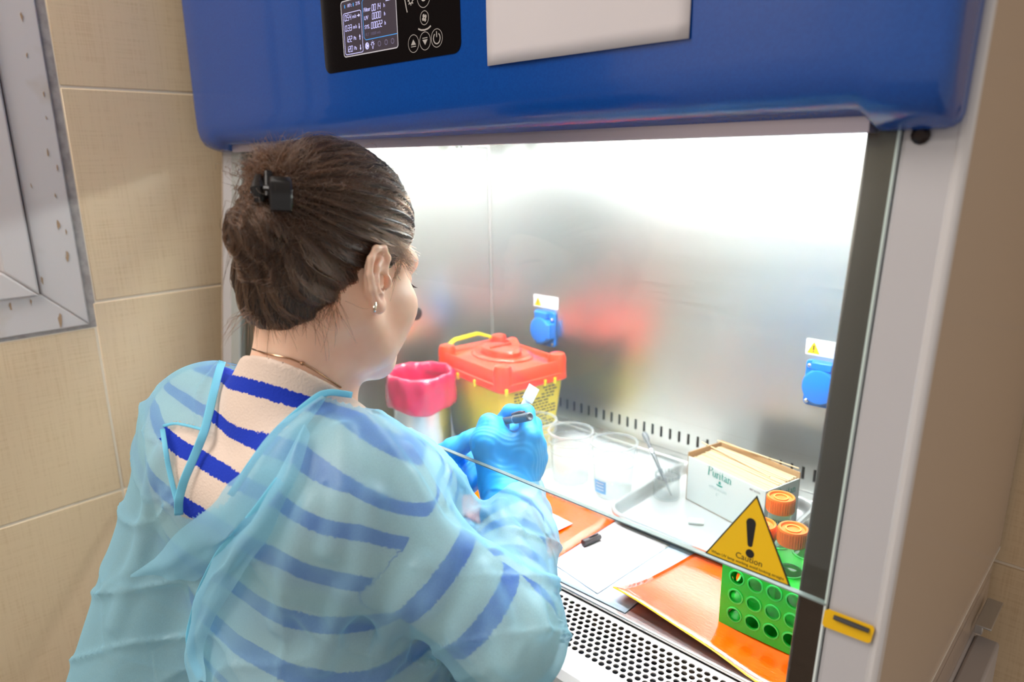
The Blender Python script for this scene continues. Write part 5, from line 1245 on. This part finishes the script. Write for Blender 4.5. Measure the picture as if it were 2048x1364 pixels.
def lhand(P):
    h = LH_; w = h['w']; d = cap_(P, w-hl_*.07, w, .030, .030)
    for i, m_ in enumerate(h['mcp']): d = smin(d, cap_(P, w, m_, .022, .0145), .018)
    d = smin(d, chain(P, h['th'], [.019, .0165, .013, .0105], .006), .014)
    d = smin(d, cap_(P, depx(895, 952, .985), depx(935, 968, .985), .019, .014), .016)
    for i, f in enumerate(h['f']):
        r = [.0125, .0125, .012, .0105][i]; d = smin(d, chain(P, [h['mcp'][i]]+f, [r, r*.95, r*.85, r*.75], .004), .0045)
    return d+wrinkles(P, depx(890, 930, .99), nrm(depx(960, 960, .99)-depx(870, 900, 1.0)), .04, .0004)
V, Q = mesh_sdf(lhand, LH_['w']-.15, LH_['w']+.17, .0020); npmesh('glove', V, Q, m_glove, PE)
# marker pen in the right hand, specimen vial in the left
pa, pb = depx(1060, 833, .895), depx(985, 846, .985); dd = nrm(pb-pa); ln = np.linalg.norm(pb-pa)
PN = empty('marker_pen', (pa+pb)/2, 'dark marker pen held in the right glove, capped end towards the viewer', 'pen')
m_pen = mat('pen_charcoal', (52, 50, 62), .35)
MB().lathe([(0, .036), (.0050, .036), (.0050, ln), (.003, ln+.02), (0, ln+.03)], pa, 16, dd).build('barrel', m_pen, PN, smooth=True)
MB().lathe([(0, .002), (.0042, .0), (.0056, .001), (.0060, .004), (.0062, .036), (0, .036)], pa, 18, dd).build('pen_end', mat('pen_slate', (70, 76, 92), .3), PN, smooth=True)
upn = nrm(np.array([0, 0, 1])-dd*dd[2])
MB().tube([pa+dd*.012+upn*.0066, pa+dd*.024+upn*.0080, pa+dd*.044+upn*.0068], .0018, 8).build('pen_clip', mat('pen_maroon', (96, 44, 66), .35), PN)
MB().lathe([(.0050, .036), (.0066, .036), (.0066, .038), (.0050, .038)], pa, 18, dd).build('pen_band', mat('pen_band_grey', (170, 160, 172), .3, .5), PN)
va, vb = depx(1068, 790, .985), depx(1030, 850, 1.012); dv = nrm(va-vb); ln = np.linalg.norm(va-vb)
VL = empty('specimen_vial', (va+vb)/2, 'small white labelled vial held between the gloved fingers', 'vial')
sd = nrm(np.cross(dv, nrm(CAM-va))); fc = nrm(np.cross(sd, dv)); dv = nrm(dv*.75+np.array([-.25, .35, .1])); fc = nrm(np.cross(sd, dv))
MB().lathe([(0, 0), (.0055, .001), (.0060, .004), (.0060, ln-.018), (.0048, ln-.012), (0, ln-.012)], vb, 16, dv).build('vial_body', mat('vial_white', (240, 240, 238), .35), VL, smooth=True)
fl = MB().prism([vb+dv*(ln-.020)+sd*-.0085+fc*.0062, vb+dv*(ln-.020)+sd*.0085+fc*.0062, vb+dv*(ln+.003)+sd*.0085+fc*.0062, vb+dv*(ln+.003)+sd*-.0085+fc*.0062], fc*.0006).build('vial_label', mat('label_bright', (250, 250, 250), .6), VL)

# ------------------------------------------------------------------ lift everything so that the floor is at zero
for o in list(S.objects):
    if o.parent is None: o.location.z += ZUP
